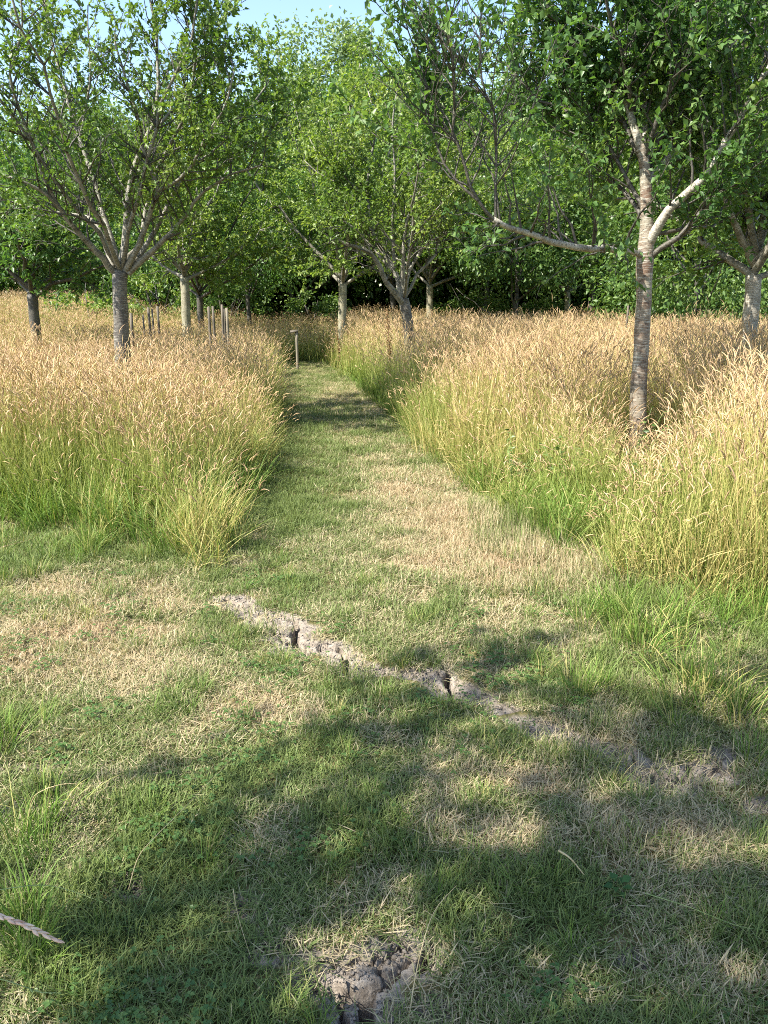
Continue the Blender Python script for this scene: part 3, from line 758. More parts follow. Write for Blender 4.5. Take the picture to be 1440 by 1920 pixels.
def leaf_attrs(P, D, s0, s1, bias=0.0):
    n = len(P)
    D2 = unit(unit(D) * 0.45 + unit(rng.normal(0, 1, (n, 3))) * 0.75 + np.array([0, 0, -0.12]))
    size = rng.uniform(s0, s1, n)
    cl = fbm(P[:, 0] * 1.4 + P[:, 1] * 0.8, P[:, 2] * 1.6 + P[:, 1] * 0.5, 31)
    tone = np.clip(0.45 + bias + (cl - 0.5) * 0.9 + rng.normal(0, 0.17, n), 0, 1)
    return D2, size, tone

GROUP_ORCH = 'fruit trees standing in the meadow'
def pix_limb(pts, Y, dY, r0, r1, n=14):
    """limb through photo pixels; its distance drifts by dY to the tip"""
    m = len(pts); P = [at(px, py, Y + dY * (k / max(m - 1, 1))) for k, (px, py) in enumerate(pts)]
    P = catmull(P, n)
    P[1:-1] += rng.normal(0, 0.006, (n - 2, 3))
    return P, r0, r1
def build_tree(name, label, base, trunk, limbs, mats, kw, leaf=(0.04, 0.06), lmat=LEAF, extra=(), fold=True, bias=0.0, thin=1.0, group=GROUP_ORCH, cut=None):
    """trunk: (points, radii); limbs: list of (points, r0, r1); extra: hidden limbs for depth"""
    root = thing(name, label, 'tree', base, group)
    g = Geo('bark'); P, R = trunk
    P = catmull(P, 26); R = np.interp(np.linspace(0, 1, 26), np.linspace(0, 1, len(R)), R)
    tube(g, P, R, 18, lump=0.09)
    obj('trunk', g.mesh('trunk', mats[0], smooth=True, off=base), root)
    TRUNKS.append((P[0][0], P[0][1], R[0]))
    for Q, r0, r1 in list(limbs) + list(extra):
        g = Geo('bark')
        n = len(Q); rr = r0 + (r1 - r0) * np.linspace(0, 1, n) ** 0.75
        tube(g, Q, rr, 9, l0=3.0, lump=0.12)
        lm = mats[1] if r0 > 0.028 or len(mats) < 4 else mats[3]
        obj('limb', g.mesh('limb', lm, smooth=True, off=base), root)
    g = Geo('bark')
    LP, LD = grow(list(limbs) + list(extra), g, **kw)
    if cut is not None:
        k = cut(LP); LP, LD = LP[k], LD[k]
    if thin < 1: k = rng.random(len(LP)) < thin; LP, LD = LP[k], LD[k]
    tw = obj('twigs', g.mesh('twigs', mats[2], smooth=True, off=base), root); tw['kind'] = 'stuff'
    D, sz, tone = leaf_attrs(LP, LD, leaf[0], leaf[1], bias)
    c = obj('crown', leaves_mesh('crown', LP, D, sz, tone, lmat, fold, base), root); c['kind'] = 'stuff'
    return root, len(LP)
def free_limb(p, az, el, L, r0, r1, n=12, up=0.25):
    d = np.array([math.cos(az) * math.cos(el), math.sin(az) * math.cos(el), math.sin(el)])
    u = np.linspace(0, 1, n)[:, None]
    w = rng.normal(0, 0.10, 3)
    P = p + d * L * u + np.array([0, 0, up]) * L * u ** 2 + w * L * u * (1 - u)
    P[2:] += rng.normal(0, 0.012 * L, (n - 2, 3))
    return P, r0, r1

def floor_pt(px, py_top, Y):
    p = at(px, py_top, Y); x = p[0]
    return np.array([x, Y, float(base_h(np.array([x]), np.array([Y]))[0]) - 0.05])

COUNT = 0
# -- the near silver-barked tree on the right
Y = 6.8
b = floor_pt(1193, 760, Y)
tr = [b, at(1195, 830, Y), at(1197, 740, Y), at(1203, 640, Y), at(1207, 560, Y), at(1209, 490, Y), at(1213, 430, Y), at(1212, 360, Y), at(1208, 305, Y), at(1200, 272, Y)]
rad = [.092, .076, .069, .066, .063, .072, .056, .047, .042, .038]
lim = [pix_limb([(1204, 478), (1180, 472), (1150, 466), (1100, 464), (1040, 456), (1000, 442), (960, 430), (925, 411)], Y, -0.75, .034, .019, 16),
       pix_limb([(925, 411), (895, 375), (868, 300), (850, 230), (852, 150), (842, 80), (838, 10), (830, -60)], Y - .75, -0.35, .014, .005, 16),
       pix_limb([(934, 425), (928, 380), (932, 300), (928, 220), (905, 160), (900, 80), (905, 0)], Y - .72, -0.1, .013, .005, 14),
       pix_limb([(895, 375), (845, 330), (818, 270), (798, 210), (800, 150), (775, 90), (755, 20)], Y - .8, 0.05, .011, .004, 14),
       pix_limb([(1214, 460), (1226, 440), (1250, 398), (1290, 360), (1328, 322), (1352, 280), (1385, 225), (1420, 160), (1470, 80)], Y, -0.5, .046, .018, 16),
       pix_limb([(1213, 345), (1228, 325), (1258, 292), (1288, 252), (1303, 212), (1340, 140), (1372, 82), (1408, 45), (1450, -20)], Y, 0.5, .034, .013, 16),
       pix_limb([(1200, 272), (1188, 235), (1172, 185), (1132, 140), (1092, 100), (1060, 52), (1025, 10), (990, -60)], Y, 0.15, .036, .011, 16),
       pix_limb([(1183, 205), (1178, 160), (1160, 90), (1140, 20), (1130, -60)], Y, -0.5, .020, .008),
       pix_limb([(1205, 280), (1210, 235), (1206, 160), (1212, 95), (1225, 35), (1235, -60)], Y, 0.3, .030, .010),
       pix_limb([(1206, 300), (1222, 250), (1250, 180), (1278, 110), (1300, 30), (1310, -50)], Y, -0.6, .022, .008),
       pix_limb([(1207, 415), (1190, 385), (1165, 352), (1130, 318), (1100, 260), (1060, 205), (1000, 150), (965, 70)], Y, 0.8, .024, .008, 16),
       pix_limb([(1210, 400), (1175, 330), (1120, 240), (1075, 200), (1010, 190), (950, 120)], Y, 0.5, .022, .007, 16),
       pix_limb([(1215, 440), (1290, 430), (1335, 425), (1352, 400), (1358, 330), (1410, 260), (1450, 200)], Y, 1.0, .018, .006, 16)]
ex = [free_limb(tr[5], -0.5, 0.6, 1.9, .028, .008), free_limb(tr[7], 1.3, 0.7, 2.0, .026, .008),
      free_limb(tr[8], 0.3, 1.0, 1.9, .024, .007), free_limb(tr[8], 2.4, 1.0, 1.9, .024, .007)]
def cut_r(P):
    # the lower inside of this crown is open, so the trunk and limbs can be seen
    y = np.maximum(P[:, 1], 1); zz = (P[:, 2] - EYE) / y
    keep = (zz > -0.02 + 0.10 * rng.random(len(P))) | (rng.random(len(P)) < 0.22)
    # pruned open on its sunny side, so light reaches the trunk and the long limb
    for A, B, wd, pr in ((tr[1], tr[6], .30, .92), (at(1204, 478, 6.8), at(960, 430, 6.1), .16, .55), (at(1226, 440, 6.8), at(1350, 285, 6.5), .2, .65)):
        u = unit(B - A); nn = unit(np.cross(u, SUN)); r = P - A
        h = np.abs(r @ nn); q = r - (r @ nn)[:, None] * nn
        e1 = unit(SUN - u * (SUN @ u)); t = q @ e1 / (SUN @ e1); al = q @ u - t * (SUN @ u)
        keep &= ~((h < wd * (0.6 + 0.5 * rng.random(len(P)))) & (t > 0) & (al > -.1) & (al < np.linalg.norm(B - A) + .1) & (rng.random(len(P)) < pr))
    return keep
_, n = build_tree('fruit_tree', 'near fruit tree with silver-banded trunk and one long bare limb reaching left', b, (tr, rad), lim, (BARK_SILVER, BARK_LONG, BARK_DARK, BARK_DARK),
           dict(L2=0.85, sp2=0.060, L3=0.25, sp3=0.066, spl=0.032, start=0.12), leaf=(0.046, 0.076), lmat=LEAF_BLUE, extra=ex, cut=cut_r, bias=0.02); COUNT += n

# -- the tree on the left with many ascending limbs
Y = 9.5
b = floor_pt(231, 700, Y)
tr = [b, at(232, 700, Y), at(229, 640, Y), at(226, 580, Y), at(225, 530, Y), at(227, 508, Y)]
rad = [.115, .098, .090, .086, .088, .080]
lim = [pix_limb([(218, 512), (195, 486), (170, 460), (150, 440), (130, 415), (112, 390), (88, 365), (55, 345), (10, 330)], Y, -0.8, .046, .014, 16),
       pix_limb([(112, 390), (85, 340), (60, 268), (35, 200), (18, 140), (40, 60), (42, -40)], Y - .5, -0.7, .024, .008, 16),
       pix_limb([(224, 505), (216, 470), (205, 435), (192, 395), (178, 345), (150, 260), (126, 185), (105, 110), (85, 20), (75, -60)], Y, 0.7, .040, .012, 18),
       pix_limb([(227, 500), (232, 470), (238, 415), (244, 360), (252, 318), (262, 288), (272, 262), (285, 235), (298, 170), (296, 120), (290, 50), (275, -40)], Y, 0.15, .052, .012, 20),
       pix_limb([(236, 508), (246, 490), (260, 455), (276, 415), (288, 378), (297, 357), (282, 318), (268, 278), (262, 230), (240, 160), (215, 80)], Y, -0.7, .040, .010, 18),
       pix_limb([(297, 357), (330, 340), (362, 308), (382, 262), (420, 200), (440, 130)], Y - .35, -0.5, .022, .008, 14),
       pix_limb([(238, 508), (262, 478), (285, 440), (312, 390), (332, 348), (352, 320), (400, 285), (450, 225), (500, 160)], Y, 0.5, .036, .010, 16),
       pix_limb([(240, 512), (275, 480), (312, 446), (342, 412), (358, 384), (378, 362), (430, 330), (490, 310)], Y, -0.3, .040, .010, 16),
       pix_limb([(255, 492), (285, 478), (316, 468)], Y, 0.2, .015, .006, 8),
       pix_limb([(270, 270), (298, 235), (330, 200), (370, 150), (400, 80), (430, 10)], Y + .1, 0.3, .026, .008, 14),
       pix_limb([(300, 290), (340, 275), (370, 262), (420, 255)], Y, 0.1, .014, .005, 10),
       pix_limb([(212, 500), (180, 420), (130, 400), (60, 390), (-20, 360), (-80, 300)], Y, 1.2, .028, .008, 16),
       pix_limb([(290, 330), (350, 210), (365, 120), (360, 30), (350, -40)], Y, -0.9, .022, .007, 14),
       pix_limb([(150, 260), (165, 180), (170, 100), (165, 10)], Y + .4, -0.2, .018, .006, 12),
       pix_limb([(400, 285), (470, 270), (520, 230), (545, 215)], Y + .5, 0.2, .014, .005, 10)]
ex = [free_limb(tr[5], -1.6, 0.7, 2.6, .032, .009), free_limb(tr[5], -2.3, 0.8, 2.5, .030, .009), free_limb(tr[5], 1.4, 0.75, 2.6, .032, .009), free_limb(tr[5], 2.2, 0.85, 2.8, .03, .009), free_limb(tr[5], -0.6, 0.9, 2.8, .03, .009)]
def cut_l(P):
    zz = (P[:, 2] - EYE) / np.maximum(P[:, 1], 1)
    keep = (zz > 0.02 + 0.10 * rng.random(len(P))) | (rng.random(len(P)) < 0.12)
    ax = np.hypot(P[:, 0] - tr[-1][0], P[:, 1] - 9.0)
    core = (P[:, 1] < 9.8) & (ax < 0.5 + 0.28 * (P[:, 2] - 1.8)) & (P[:, 2] < 4.3)
    return keep & ~(core & (rng.random(len(P)) < .72))
_, n = build_tree('fruit_tree', 'left fruit tree with grey banded trunk and a fan of ascending limbs', b, (tr, rad), lim, (BARK_GREY, BARK_LIMB, BARK_DARK),
           dict(L2=0.95, sp2=0.100, L3=0.30, sp3=0.080, spl=0.033, start=0.18), leaf=(0.046, 0.074), lmat=LEAF, extra=ex, cut=cut_l, bias=0.0); COUNT += n

# -- the forked tree in the centre
Y = 13.0
b = floor_pt(770, 700, Y)
tr = [b, at(769, 660, Y), at(766, 615, Y), at(760, 578, Y), at(757, 560, Y)]
rad = [.105, .090, .085, .088, .080]
lim = [pix_limb([(758, 572), (748, 558), (727, 534), (714, 505), (700, 481), (679, 466), (652, 459), (632, 452), (617, 455)], Y, -0.7, .058, .018, 16),
       pix_limb([(756, 562), (748, 530), (734, 495), (717, 471), (700, 443), (694, 410), (690, 371), (688, 340), (696, 290), (706, 230), (690, 170)], Y, 0.5, .050, .010, 18),
       pix_limb([(757, 556), (755, 526), (756, 481), (760, 440), (765, 408), (780, 385), (790, 344), (796, 300), (800, 240)], Y, -0.4, .040, .010, 16),
       pix_limb([(760, 545), (765, 512), (783, 481), (797, 461), (824, 444), (844, 437), (875, 435), (899, 427), (940, 400)], Y, 0.4, .034, .008, 16),
       pix_limb([(760, 530), (768, 478), (783, 433), (800, 390), (830, 340), (860, 280)], Y, 0.8, .026, .007, 14),
       pix_limb([(788, 470), (803, 416), (830, 380), (870, 340), (890, 290)], Y, -0.5, .018, .006, 12),
       pix_limb([(700, 443), (686, 400), (659, 371), (645, 347), (604, 330), (570, 300)], Y + .2, 0.3, .026, .007, 14),
       pix_limb([(690, 371), (665, 350), (640, 320), (625, 260), (610, 200)], Y + .3, -0.3, .018, .006, 12),
       pix_limb([(700, 481), (670, 430), (640, 425), (600, 430)], Y - .3, -.3, .016, .005, 10),
       pix_limb([(740, 500), (735, 420), (740, 330), (735, 240), (745, 170)], Y, 0.0, .03, .008, 14)]
ex = [free_limb(tr[4], -1.5, 0.75, 2.4, .03, .008), free_limb(tr[4], 1.5, 0.8, 2.6, .03, .008), free_limb(tr[4], 0.5, 0.85, 2.4, .03, .008), free_limb(tr[4], 2.6, 0.8, 2.6, .03, .008)]
def cut_c(P):
    zz = (P[:, 2] - EYE) / np.maximum(P[:, 1], 1)
    return (zz > 0.055 + 0.06 * rng.random(len(P))) | (rng.random(len(P)) < 0.12)
_, n = build_tree('fruit_tree', 'forked fruit tree beside the far end of the path, its trunk splitting low', b, (tr, rad), lim, (BARK_GREY, BARK_LIMB, BARK_DARK),
           dict(L2=1.0, sp2=0.11, L3=0.32, sp3=0.085, spl=0.036, start=0.20), leaf=(0.052, 0.084), lmat=LEAF, extra=ex, cut=cut_c, fold=False, bias=0.2); COUNT += n

# -- orchard trees further back, grown freely
def orchard(px, ybase, fork_y, Y, w, spread, height, label, mats, lmat=LEAF, nl=11, bias=0.0, el0=0.45, fork=None, name='fruit_tree', dens=1.0):
    global COUNT
    b = floor_pt(px, ybase, Y)
    f = at(fork if fork else px, fork_y, Y)
    tr = [b, b * 0.6 + f * 0.4 + np.array([rng.normal(0, .015), 0, 0]), f]
    lim = []
    hgt = height - f[2]
    for k in range(nl):
        az = k * 2.4 + rng.uniform(-.35, .35); e = el0 + (1.35 - el0) * (k / (nl - 1)) ** 1.1
        L = (spread * math.cos(e) + hgt * math.sin(e)) * rng.uniform(0.82, 1.05)
        lim.append(free_limb(f + np.array([0, 0, -0.05 + 0.04 * k]), az, e, L, w * rng.uniform(0.45, 0.6), .010, 10, 0.10))
    _, n = build_tree(name, label, b, (tr, [w * 1.25, w * 1.05, w * 1.05]), lim, mats,
               dict(L2=1.3, sp2=0.155 / dens, L3=0.42, sp3=0.125, spl=0.042, start=0.08, tw=False, upb=0.12), leaf=(0.070, 0.115), lmat=lmat, fold=False, bias=bias)
    COUNT += n
orchard(1408, 660, 515, 9.8, .088, 2.3, 4.4, 'silver-trunked fruit tree at the right, behind the near one', (BARK_LONG, BARK_LIMB, BARK_DARK), fork=1414, dens=1.1, bias=.02)
orchard(65, 650, 552, 14.5, .085, 1.8, 3.1, 'small dark-trunked tree low on the far left with fanned limbs', (BARK_DARK, BARK_DARK, BARK_DARK), LEAF_BLUE, fork=60, el0=0.3)
orchard(349, 630, 520, 18.0, .095, 1.5, 3.9, 'slim pale-trunked tree just right of the left stakes', (BARK_PALE, BARK_LIMB, BARK_DARK), LEAF, fork=346, bias=.12, dens=.75, nl=9)
orchard(374, 610, 555, 20.0, .075, 2.1, 4.6, 'dark thin-trunked tree standing behind the pale-trunked one', (BARK_DARK, BARK_DARK, BARK_DARK), LEAF, dens=.7)
orchard(640, 630, 532, 19.0, .095, 3.0, 5.4, 'pale-trunked tree standing straight beyond the end of the path', (BARK_PALE, BARK_LIMB, BARK_DARK), LEAF, fork=643, bias=.18)
orchard(806, 615, 535, 25.0, .10, 3.2, 5.8, 'slim grey-trunked tree right behind the forked one', (BARK_PALE, BARK_LIMB, BARK_DARK), LEAF, bias=.02)
orchard(1064, 615, 545, 25.0, .085, 3.0, 5.6, 'thin pale trunk rising before the dark hedge, left of the near silver tree', (BARK_PALE, BARK_LIMB, BARK_DARK), LEAF, bias=.04)
# -- the tree whose shade lies across the foreground
sb = np.array([-3.78, -1.38, 0.0]); sf = sb + np.array([0.05, 0.05, 3.6])
lim = []
for k in range(20):
    e = 0.25 + 1.0 * (k / 19) ** 1.2
    lim.append(free_limb(sf + np.array([0, 0, 0.06 * k]), k * 2.4, e, rng.uniform(1.65, 2.25), .045, .010, 10, 0.1))
def sun_gaps(P):  # leaves removed along sun rays so light spots fall on chosen ground
    keep = np.ones(len(P), bool)
    for px, py, r_ in [(705, 1795, .11), (600, 1770, .05), (1250, 1595, .08), (1360, 1830, .05), (1075, 1850, .05), (1005, 1565, .06), (880, 1690, .05), (190, 1600, .16), (150, 1850, .08), (300, 1780, .06), (1300, 1470, .10), (950, 1800, .05), (1210, 1880, .06), (400, 1880, .05), (1120, 1480, .06), (620, 1440, .05), (1400, 1600, .07), (560, 1500, .05)]:
        c = np.append(gr(px, py), 0.02); rel = P - c; t = rel @ SUN
        d = np.linalg.norm(rel - t[:, None] * SUN, axis=1)
        keep &= ~((d < r_ * 1.5 * (0.7 + 0.5 * rng.random(len(P)))) & (rng.random(len(P)) < .93))
    return keep
build_tree('fruit_tree', 'fruit tree out of the picture whose crown shades the near mown grass', sb, ([sb, sb * .5 + sf * .5, sf], [.12, .1, .1]), lim, (BARK_GREY, BARK_LIMB, BARK_DARK),
           cut=sun_gaps, kw=dict(L2=0.9, sp2=0.10, L3=0.30, sp3=0.09, spl=0.042, start=0.1, tw=False), leaf=(0.068, 0.10), fold=False)

# -- hedgerow of bushy trees along the back
def puff(c, R, n, size, name, lmat, root, base, bias=0.0, cl=70, shell=0.45, flat=1.0):
    """leaves gathered in clumps through an ellipsoid"""
    q = unit(rng.normal(0, 1, (cl, 3)))
    q = np.sign(q) * np.abs(q) ** 0.75 * (shell + (1 - shell) * rng.random((cl, 1))) ** 0.6
    C = c + q * R
    k = rng.integers(0, cl, n)
    cs = R.mean() * rng.uniform(0.16, 0.34, cl)
    P = C[k] + rng.normal(0, 1, (n, 3)) * cs[k][:, None] * np.array([1, 1, 0.75]) * 0.6
    P = P[P[:, 2] > base[2] + 0.05]
    out = unit(P - c)
    D, sz, tone = leaf_attrs(P, out, size[0], size[1], bias)
    D = unit(D + np.array([0, 0, -0.25]))
    tone = np.clip(tone + np.repeat(0, len(P)) + (rng.random(cl)[k][:len(P)] - 0.5) * 0.35, 0, 1)
    o = obj(name, leaves_mesh(name, P, D, sz, tone, lmat, False, base, 0.30), root); o['kind'] = 'stuff'
    return len(P)
def hedge_tree(x, Y, r, h, label, lmat, n, size, bias=0.0, low=0.3, name='hedgerow_tree', grp='bushy trees along the back of the meadow', cl=80, trunk_r=.13, mats=BARK_DARK):
    global COUNT
    z0 = float(base_h(np.array([x]), np.array([Y]))[0]) - 0.05
    base = np.array([x, Y, z0])
    root = thing(name, label, 'tree', base, grp)
    g = Geo('bark')
    top = base + np.array([rng.normal(0, .2), 0, h * 0.75])
    tube(g, catmull([base, base * .5 + top * .5 + rng.normal(0, .12, 3), top], 10), np.linspace(trunk_r, .03, 10), 8)
    for k in range(7):
        a = rng.uniform(0, 6.28); z = rng.uniform(0.12, 0.5) * h
        p = base + np.array([0, 0, z])
        Q, _, _ = free_limb(p, a, rng.uniform(.3, 1.0), r * 0.9, .05, .01, 8)
        tube(g, Q, np.linspace(trunk_r * .45, .008, 8), 5)
    obj('trunk', g.mesh('trunk', mats, smooth=True, off=base), root)
    R = np.array([r, r * 0.9, h * (1 - low) * 0.5])
    c = base + np.array([0, 0, h * (low + (1 - low) * 0.5)])
    COUNT += puff(c, R, n, size, 'crown', lmat, root, base, bias, cl)
    return root
HL = [(-15.5, 29, 3.2, 6.0, 'broad dark bushy tree at the far left end of the back row'), (-11.2, 31, 3.0, 7.2, 'tall dark rounded tree left of the left trunk, in the back row'),
      (-7.0, 29.5, 2.9, 5.6, 'low rounded tree in the back row behind the stakes'), (-3.4, 31, 3.1, 8.6, 'dense tree left of the path end in the back row'),
      (0.4, 30, 3.0, 8.8, 'dense tree behind the forked tree in the back row'), (4.0, 31, 3.1, 8.4, 'dense tree right of the forked tree in the back row'),
      (7.6, 29.5, 3.0, 8.2, 'dense tree behind the near silver trunk in the back row'), (11.2, 30.5, 3.2, 8.0, 'dense tree behind the right-hand silver tree in the back row'), (15.2, 30, 3.2, 7.6, 'dense tree beyond the right edge of the back row')]
for k, (x, Y, r, h, lb) in enumerate(HL):
    hedge_tree(x, Y, r, h, lb, LEAF_HEDGE if k % 3 else LEAF_BLUE, 17000, (0.13, 0.22), (-.05, .08, .0, .05)[k % 4], low=(0.30 if 2 < k < 8 else 0.12))
for px, Y, r, h, n_, lw, lb in [(965, 23.5, 2.2, 5.0, 12000, .33, 'leafy tree with low hanging boughs over the dark hollow, right of the forked trunk'), (1300, 20.0, 2.3, 4.6, 13000, .06, 'leafy tree clothed to the ground between the two silver trunks'),
                                (470, 24.0, 2.2, 5.0, 12000, .28, 'leafy tree with hanging lower boughs, left of the path end')]:
    hedge_tree(at(px, 600, Y)[0], Y, r, h, lb, LEAF_BLUE if px == 470 else LEAF_HEDGE, n_, (0.09, 0.15), .05, low=lw, name='leafy_tree', grp='leafy trees before the back row', cl=110, trunk_r=.08)
# a second, deeper row that closes the wood down to the ground
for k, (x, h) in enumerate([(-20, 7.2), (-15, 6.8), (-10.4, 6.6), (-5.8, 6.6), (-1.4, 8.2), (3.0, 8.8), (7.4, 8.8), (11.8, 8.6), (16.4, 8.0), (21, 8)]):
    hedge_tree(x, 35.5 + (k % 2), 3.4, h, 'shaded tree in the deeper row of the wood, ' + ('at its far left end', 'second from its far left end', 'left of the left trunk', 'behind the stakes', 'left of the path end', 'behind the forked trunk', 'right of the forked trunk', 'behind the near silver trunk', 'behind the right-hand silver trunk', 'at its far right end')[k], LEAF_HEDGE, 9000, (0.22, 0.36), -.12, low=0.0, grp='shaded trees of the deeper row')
# low bushes in front of the row, with the dark hollow under the trees behind them
BS = [(430, 27, 1.5, 1.9, 'bright green bush behind the left stakes'), (300, 25, 1.5, 2.3, 'sunlit green bush between the left trunk and the pale trunk'), (590, 27.5, 1.0, 1.5, 'small sunlit bush beneath the pale tree beyond the path'),
      (880, 27, 1.2, 1.6, 'low sunlit bush right of the forked trunk'), (1020, 27, 1.0, 1.3, 'small light green bush left of the thin pale trunk'), (1300, 26, 2.0, 2.5, 'wide green bush right of the near silver trunk'), (1440, 26, 1.6, 2.2, 'green bush behind the right-hand silver trunk'), (170, 23, 1.5, 1.0, 'yellow-green bush on the bank at the left')]
for px, Y, r, h, lb in BS:
    p = at(px, 600, Y)
    hedge_tree(p[0], Y, r, h, lb, LEAF_HEDGE if px != 170 else LEAF, 2600, (0.08, 0.15), 0.12, low=0.0, name='bush', grp='bushes under the back row', cl=26, trunk_r=.05)
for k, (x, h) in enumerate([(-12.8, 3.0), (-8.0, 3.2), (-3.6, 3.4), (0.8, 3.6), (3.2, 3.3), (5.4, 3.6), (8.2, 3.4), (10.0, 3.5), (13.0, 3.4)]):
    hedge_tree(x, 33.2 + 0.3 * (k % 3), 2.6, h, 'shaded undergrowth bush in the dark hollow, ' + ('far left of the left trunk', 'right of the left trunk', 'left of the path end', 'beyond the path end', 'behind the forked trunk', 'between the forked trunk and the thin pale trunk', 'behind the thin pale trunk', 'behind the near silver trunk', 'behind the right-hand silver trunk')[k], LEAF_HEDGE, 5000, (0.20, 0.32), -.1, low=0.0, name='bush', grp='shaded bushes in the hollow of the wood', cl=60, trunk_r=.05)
# tall willows rising behind everything
WL = [(-17, 48, 4.0, 11.0, 'distant willow showing at the far left through the leaves'), (-7.5, 46, 3.2, 12.0, 'slender willow left of the tallest one'), (-3.0, 44, 2.9, 14.6, 'tallest pale willow rising left of the centre against the sky'),
      (1.4, 46, 3.0, 13.0, 'pale willow just right of the tallest one'), (6.2, 47, 3.4, 13.6, 'grey-green willow above the forked tree'), (11.0, 45, 3.8, 14.6, 'big grey-green willow behind the right tree'), (17.0, 46, 4.2, 14.0, 'grey-green willow at the far right behind the crowns')]
for x, Y, r, h, lb in WL:
    hedge_tree(x, Y, r, h, lb, LEAF_WILLOW, 15000, (0.16, 0.30), 0.0, low=0.12, name='willow_tree', grp='tall willows behind the back row', cl=120, trunk_r=.2, mats=BARK_GREY)
print('leaves', COUNT)

# ------------------------------------------------------------------ stakes and waymarker
def stake(px, ytop, Y, w, label, m=WOOD_OLD, lean=(0, 0), group='old tree guard stakes', kind='square'):
    top = at(px, ytop, Y); b = floor_pt(px, ytop, Y)
    h = top[2] - b[2]
    g = Geo('bark'); n = 7
    sd = 4 if kind == 'square' else 8
    P = np.stack([np.linspace(0, lean[0], n), np.linspace(0, lean[1], n), np.linspace(0, h, n)], -1)
    tube(g, P, np.full(n, w) * np.linspace(1.04, 0.96, n), sd if sd > 4 else 8, lump=0.10)
    o = obj('stake', g.mesh('stake', m, smooth=False), None, b)
    tag(o, label, 'stake', group=group)
    return o
stake(243, 587, 12.5, .026, 'weathered stake close beside the left trunk', lean=(.02, 0))
stake(268, 590, 13.6, .017, 'thin grey stake second from the left trunk')
stake(281, 576, 13.0, .022, 'grey stake third from the left trunk', lean=(-.03, 0))
stake(285, 580, 14.0, .018, 'thin stake touching the third one')
stake(295, 574, 13.0, .020, 'pale lit stake, tallest of the group by the left trunk')
stake(391, 575, 13.0, .024, 'weathered stake at the left of the clump before the dark trunk')
stake(399, 574, 13.3, .022, 'grey stake second in the clump before the dark trunk')
stake(414, 571, 13.0, .022, 'grey stake third in the clump before the dark trunk', lean=(.02, 0))
stake(420, 579, 13.6, .020, 'short grey stake fourth in the clump before the dark trunk')
stake(425, 578, 12.8, .022, 'pale round-topped stake at the right of the clump', WOOD_PALE)
stake(1178, 573, 14.0, .018, 'thin weathered stake left of the near silver trunk', group=None)
Ym = 17.2
bm = floor_pt(556, 620, Ym); hm = at(556, 622, Ym)[2] - bm[2]
root = thing('waymarker_post', 'slim pale wooden post with a small tilted board at the bend of the path', 'post', bm)
g = Geo('bark'); tube(g, np.stack([np.zeros(6), np.zeros(6), np.linspace(0, hm, 6)], -1), np.full(6, .030), 8, lump=.05)
obj('post', g.mesh('post', WOOD_PALE), root)
def box_mesh(name, sx, sy, sz, m):
    V = np.array([(x, y, z) for x in (-sx, sx) for y in (-sy, sy) for z in (-sz, sz)], float)
    F = np.array([(0, 1, 3, 2), (4, 6, 7, 5), (0, 4, 5, 1), (2, 3, 7, 6), (0, 2, 6, 4), (1, 5, 7, 3)])
    return mesh_of(name, V, F, m)
bd = obj('board', box_mesh('board', .085, .05, .012, WOOD_OLD), root, (-.05, -.01, hm + .012)); bd.rotation_euler = (0.25, -0.12, 0.1)

# ------------------------------------------------------------------ weeds and single stalks
def leafy_weed(x, y, h, n, label, group='dark leafy weeds among the meadow grass', ls=(0.03, 0.06)):
    b = np.array([x, y, float(base_h(np.array([x]), np.array([y]))[0])])
    root = thing('leafy_weed', label, 'weed', b, group)
    g = Geo('bark'); LP, LD = [], []
    for k in range(n):
        a = rng.uniform(0, 6.28); sp = rng.uniform(0.05, 0.3); hh = h * rng.uniform(0.6, 1.05)
        Q = catmull([(0, 0, 0), (math.cos(a) * sp * .4, math.sin(a) * sp * .4, hh * .5), (math.cos(a) * sp, math.sin(a) * sp, hh)], 7)
        tube(g, Q, np.linspace(.004, .0015, 7), 4)
        for f in np.linspace(.12, 1, 18):
            j = f * 6; i0 = min(int(j), 5); p = Q[i0] * (1 - (j - i0)) + Q[i0 + 1] * (j - i0)
            LP.append(p); t = rng.uniform(0, 6.28); LD.append((math.cos(t), math.sin(t), rng.uniform(-.1, .5)))
    obj('stems', g.mesh('stems', STALK_GREEN, smooth=True), root)
    LP = np.array(LP); LD = np.array(LD)
    o = obj('leaves', leaves_mesh('leaves', LP, LD, rng.uniform(ls[0], ls[1], len(LP)), rng.random(len(LP)), LEAF_HEDGE, True, (0, 0, 0), .24), root); o['kind'] = 'stuff'
for (px, py, h, lb) in [(1290, 960, .85, 'dark leafy weed right of the near silver trunk'), (1330, 1000, .7, 'leafy weed in front of the dark one right of the near trunk'), (1170, 930, .75, 'leafy weed hard against the left of the near silver trunk'),
                        (960, 930, .50, 'dark green weed at the right edge of the trodden straw'), (1060, 960, .55, 'dark green weed halfway between the path and the near trunk'), (1400, 960, .8, 'leafy weed near the right edge of the meadow'),
                        (1230, 1010, .6, 'weed in the thin grass just before the near silver trunk')]:
    x, y = gr(px, py); leafy_weed(x, y, h, 7, lb)
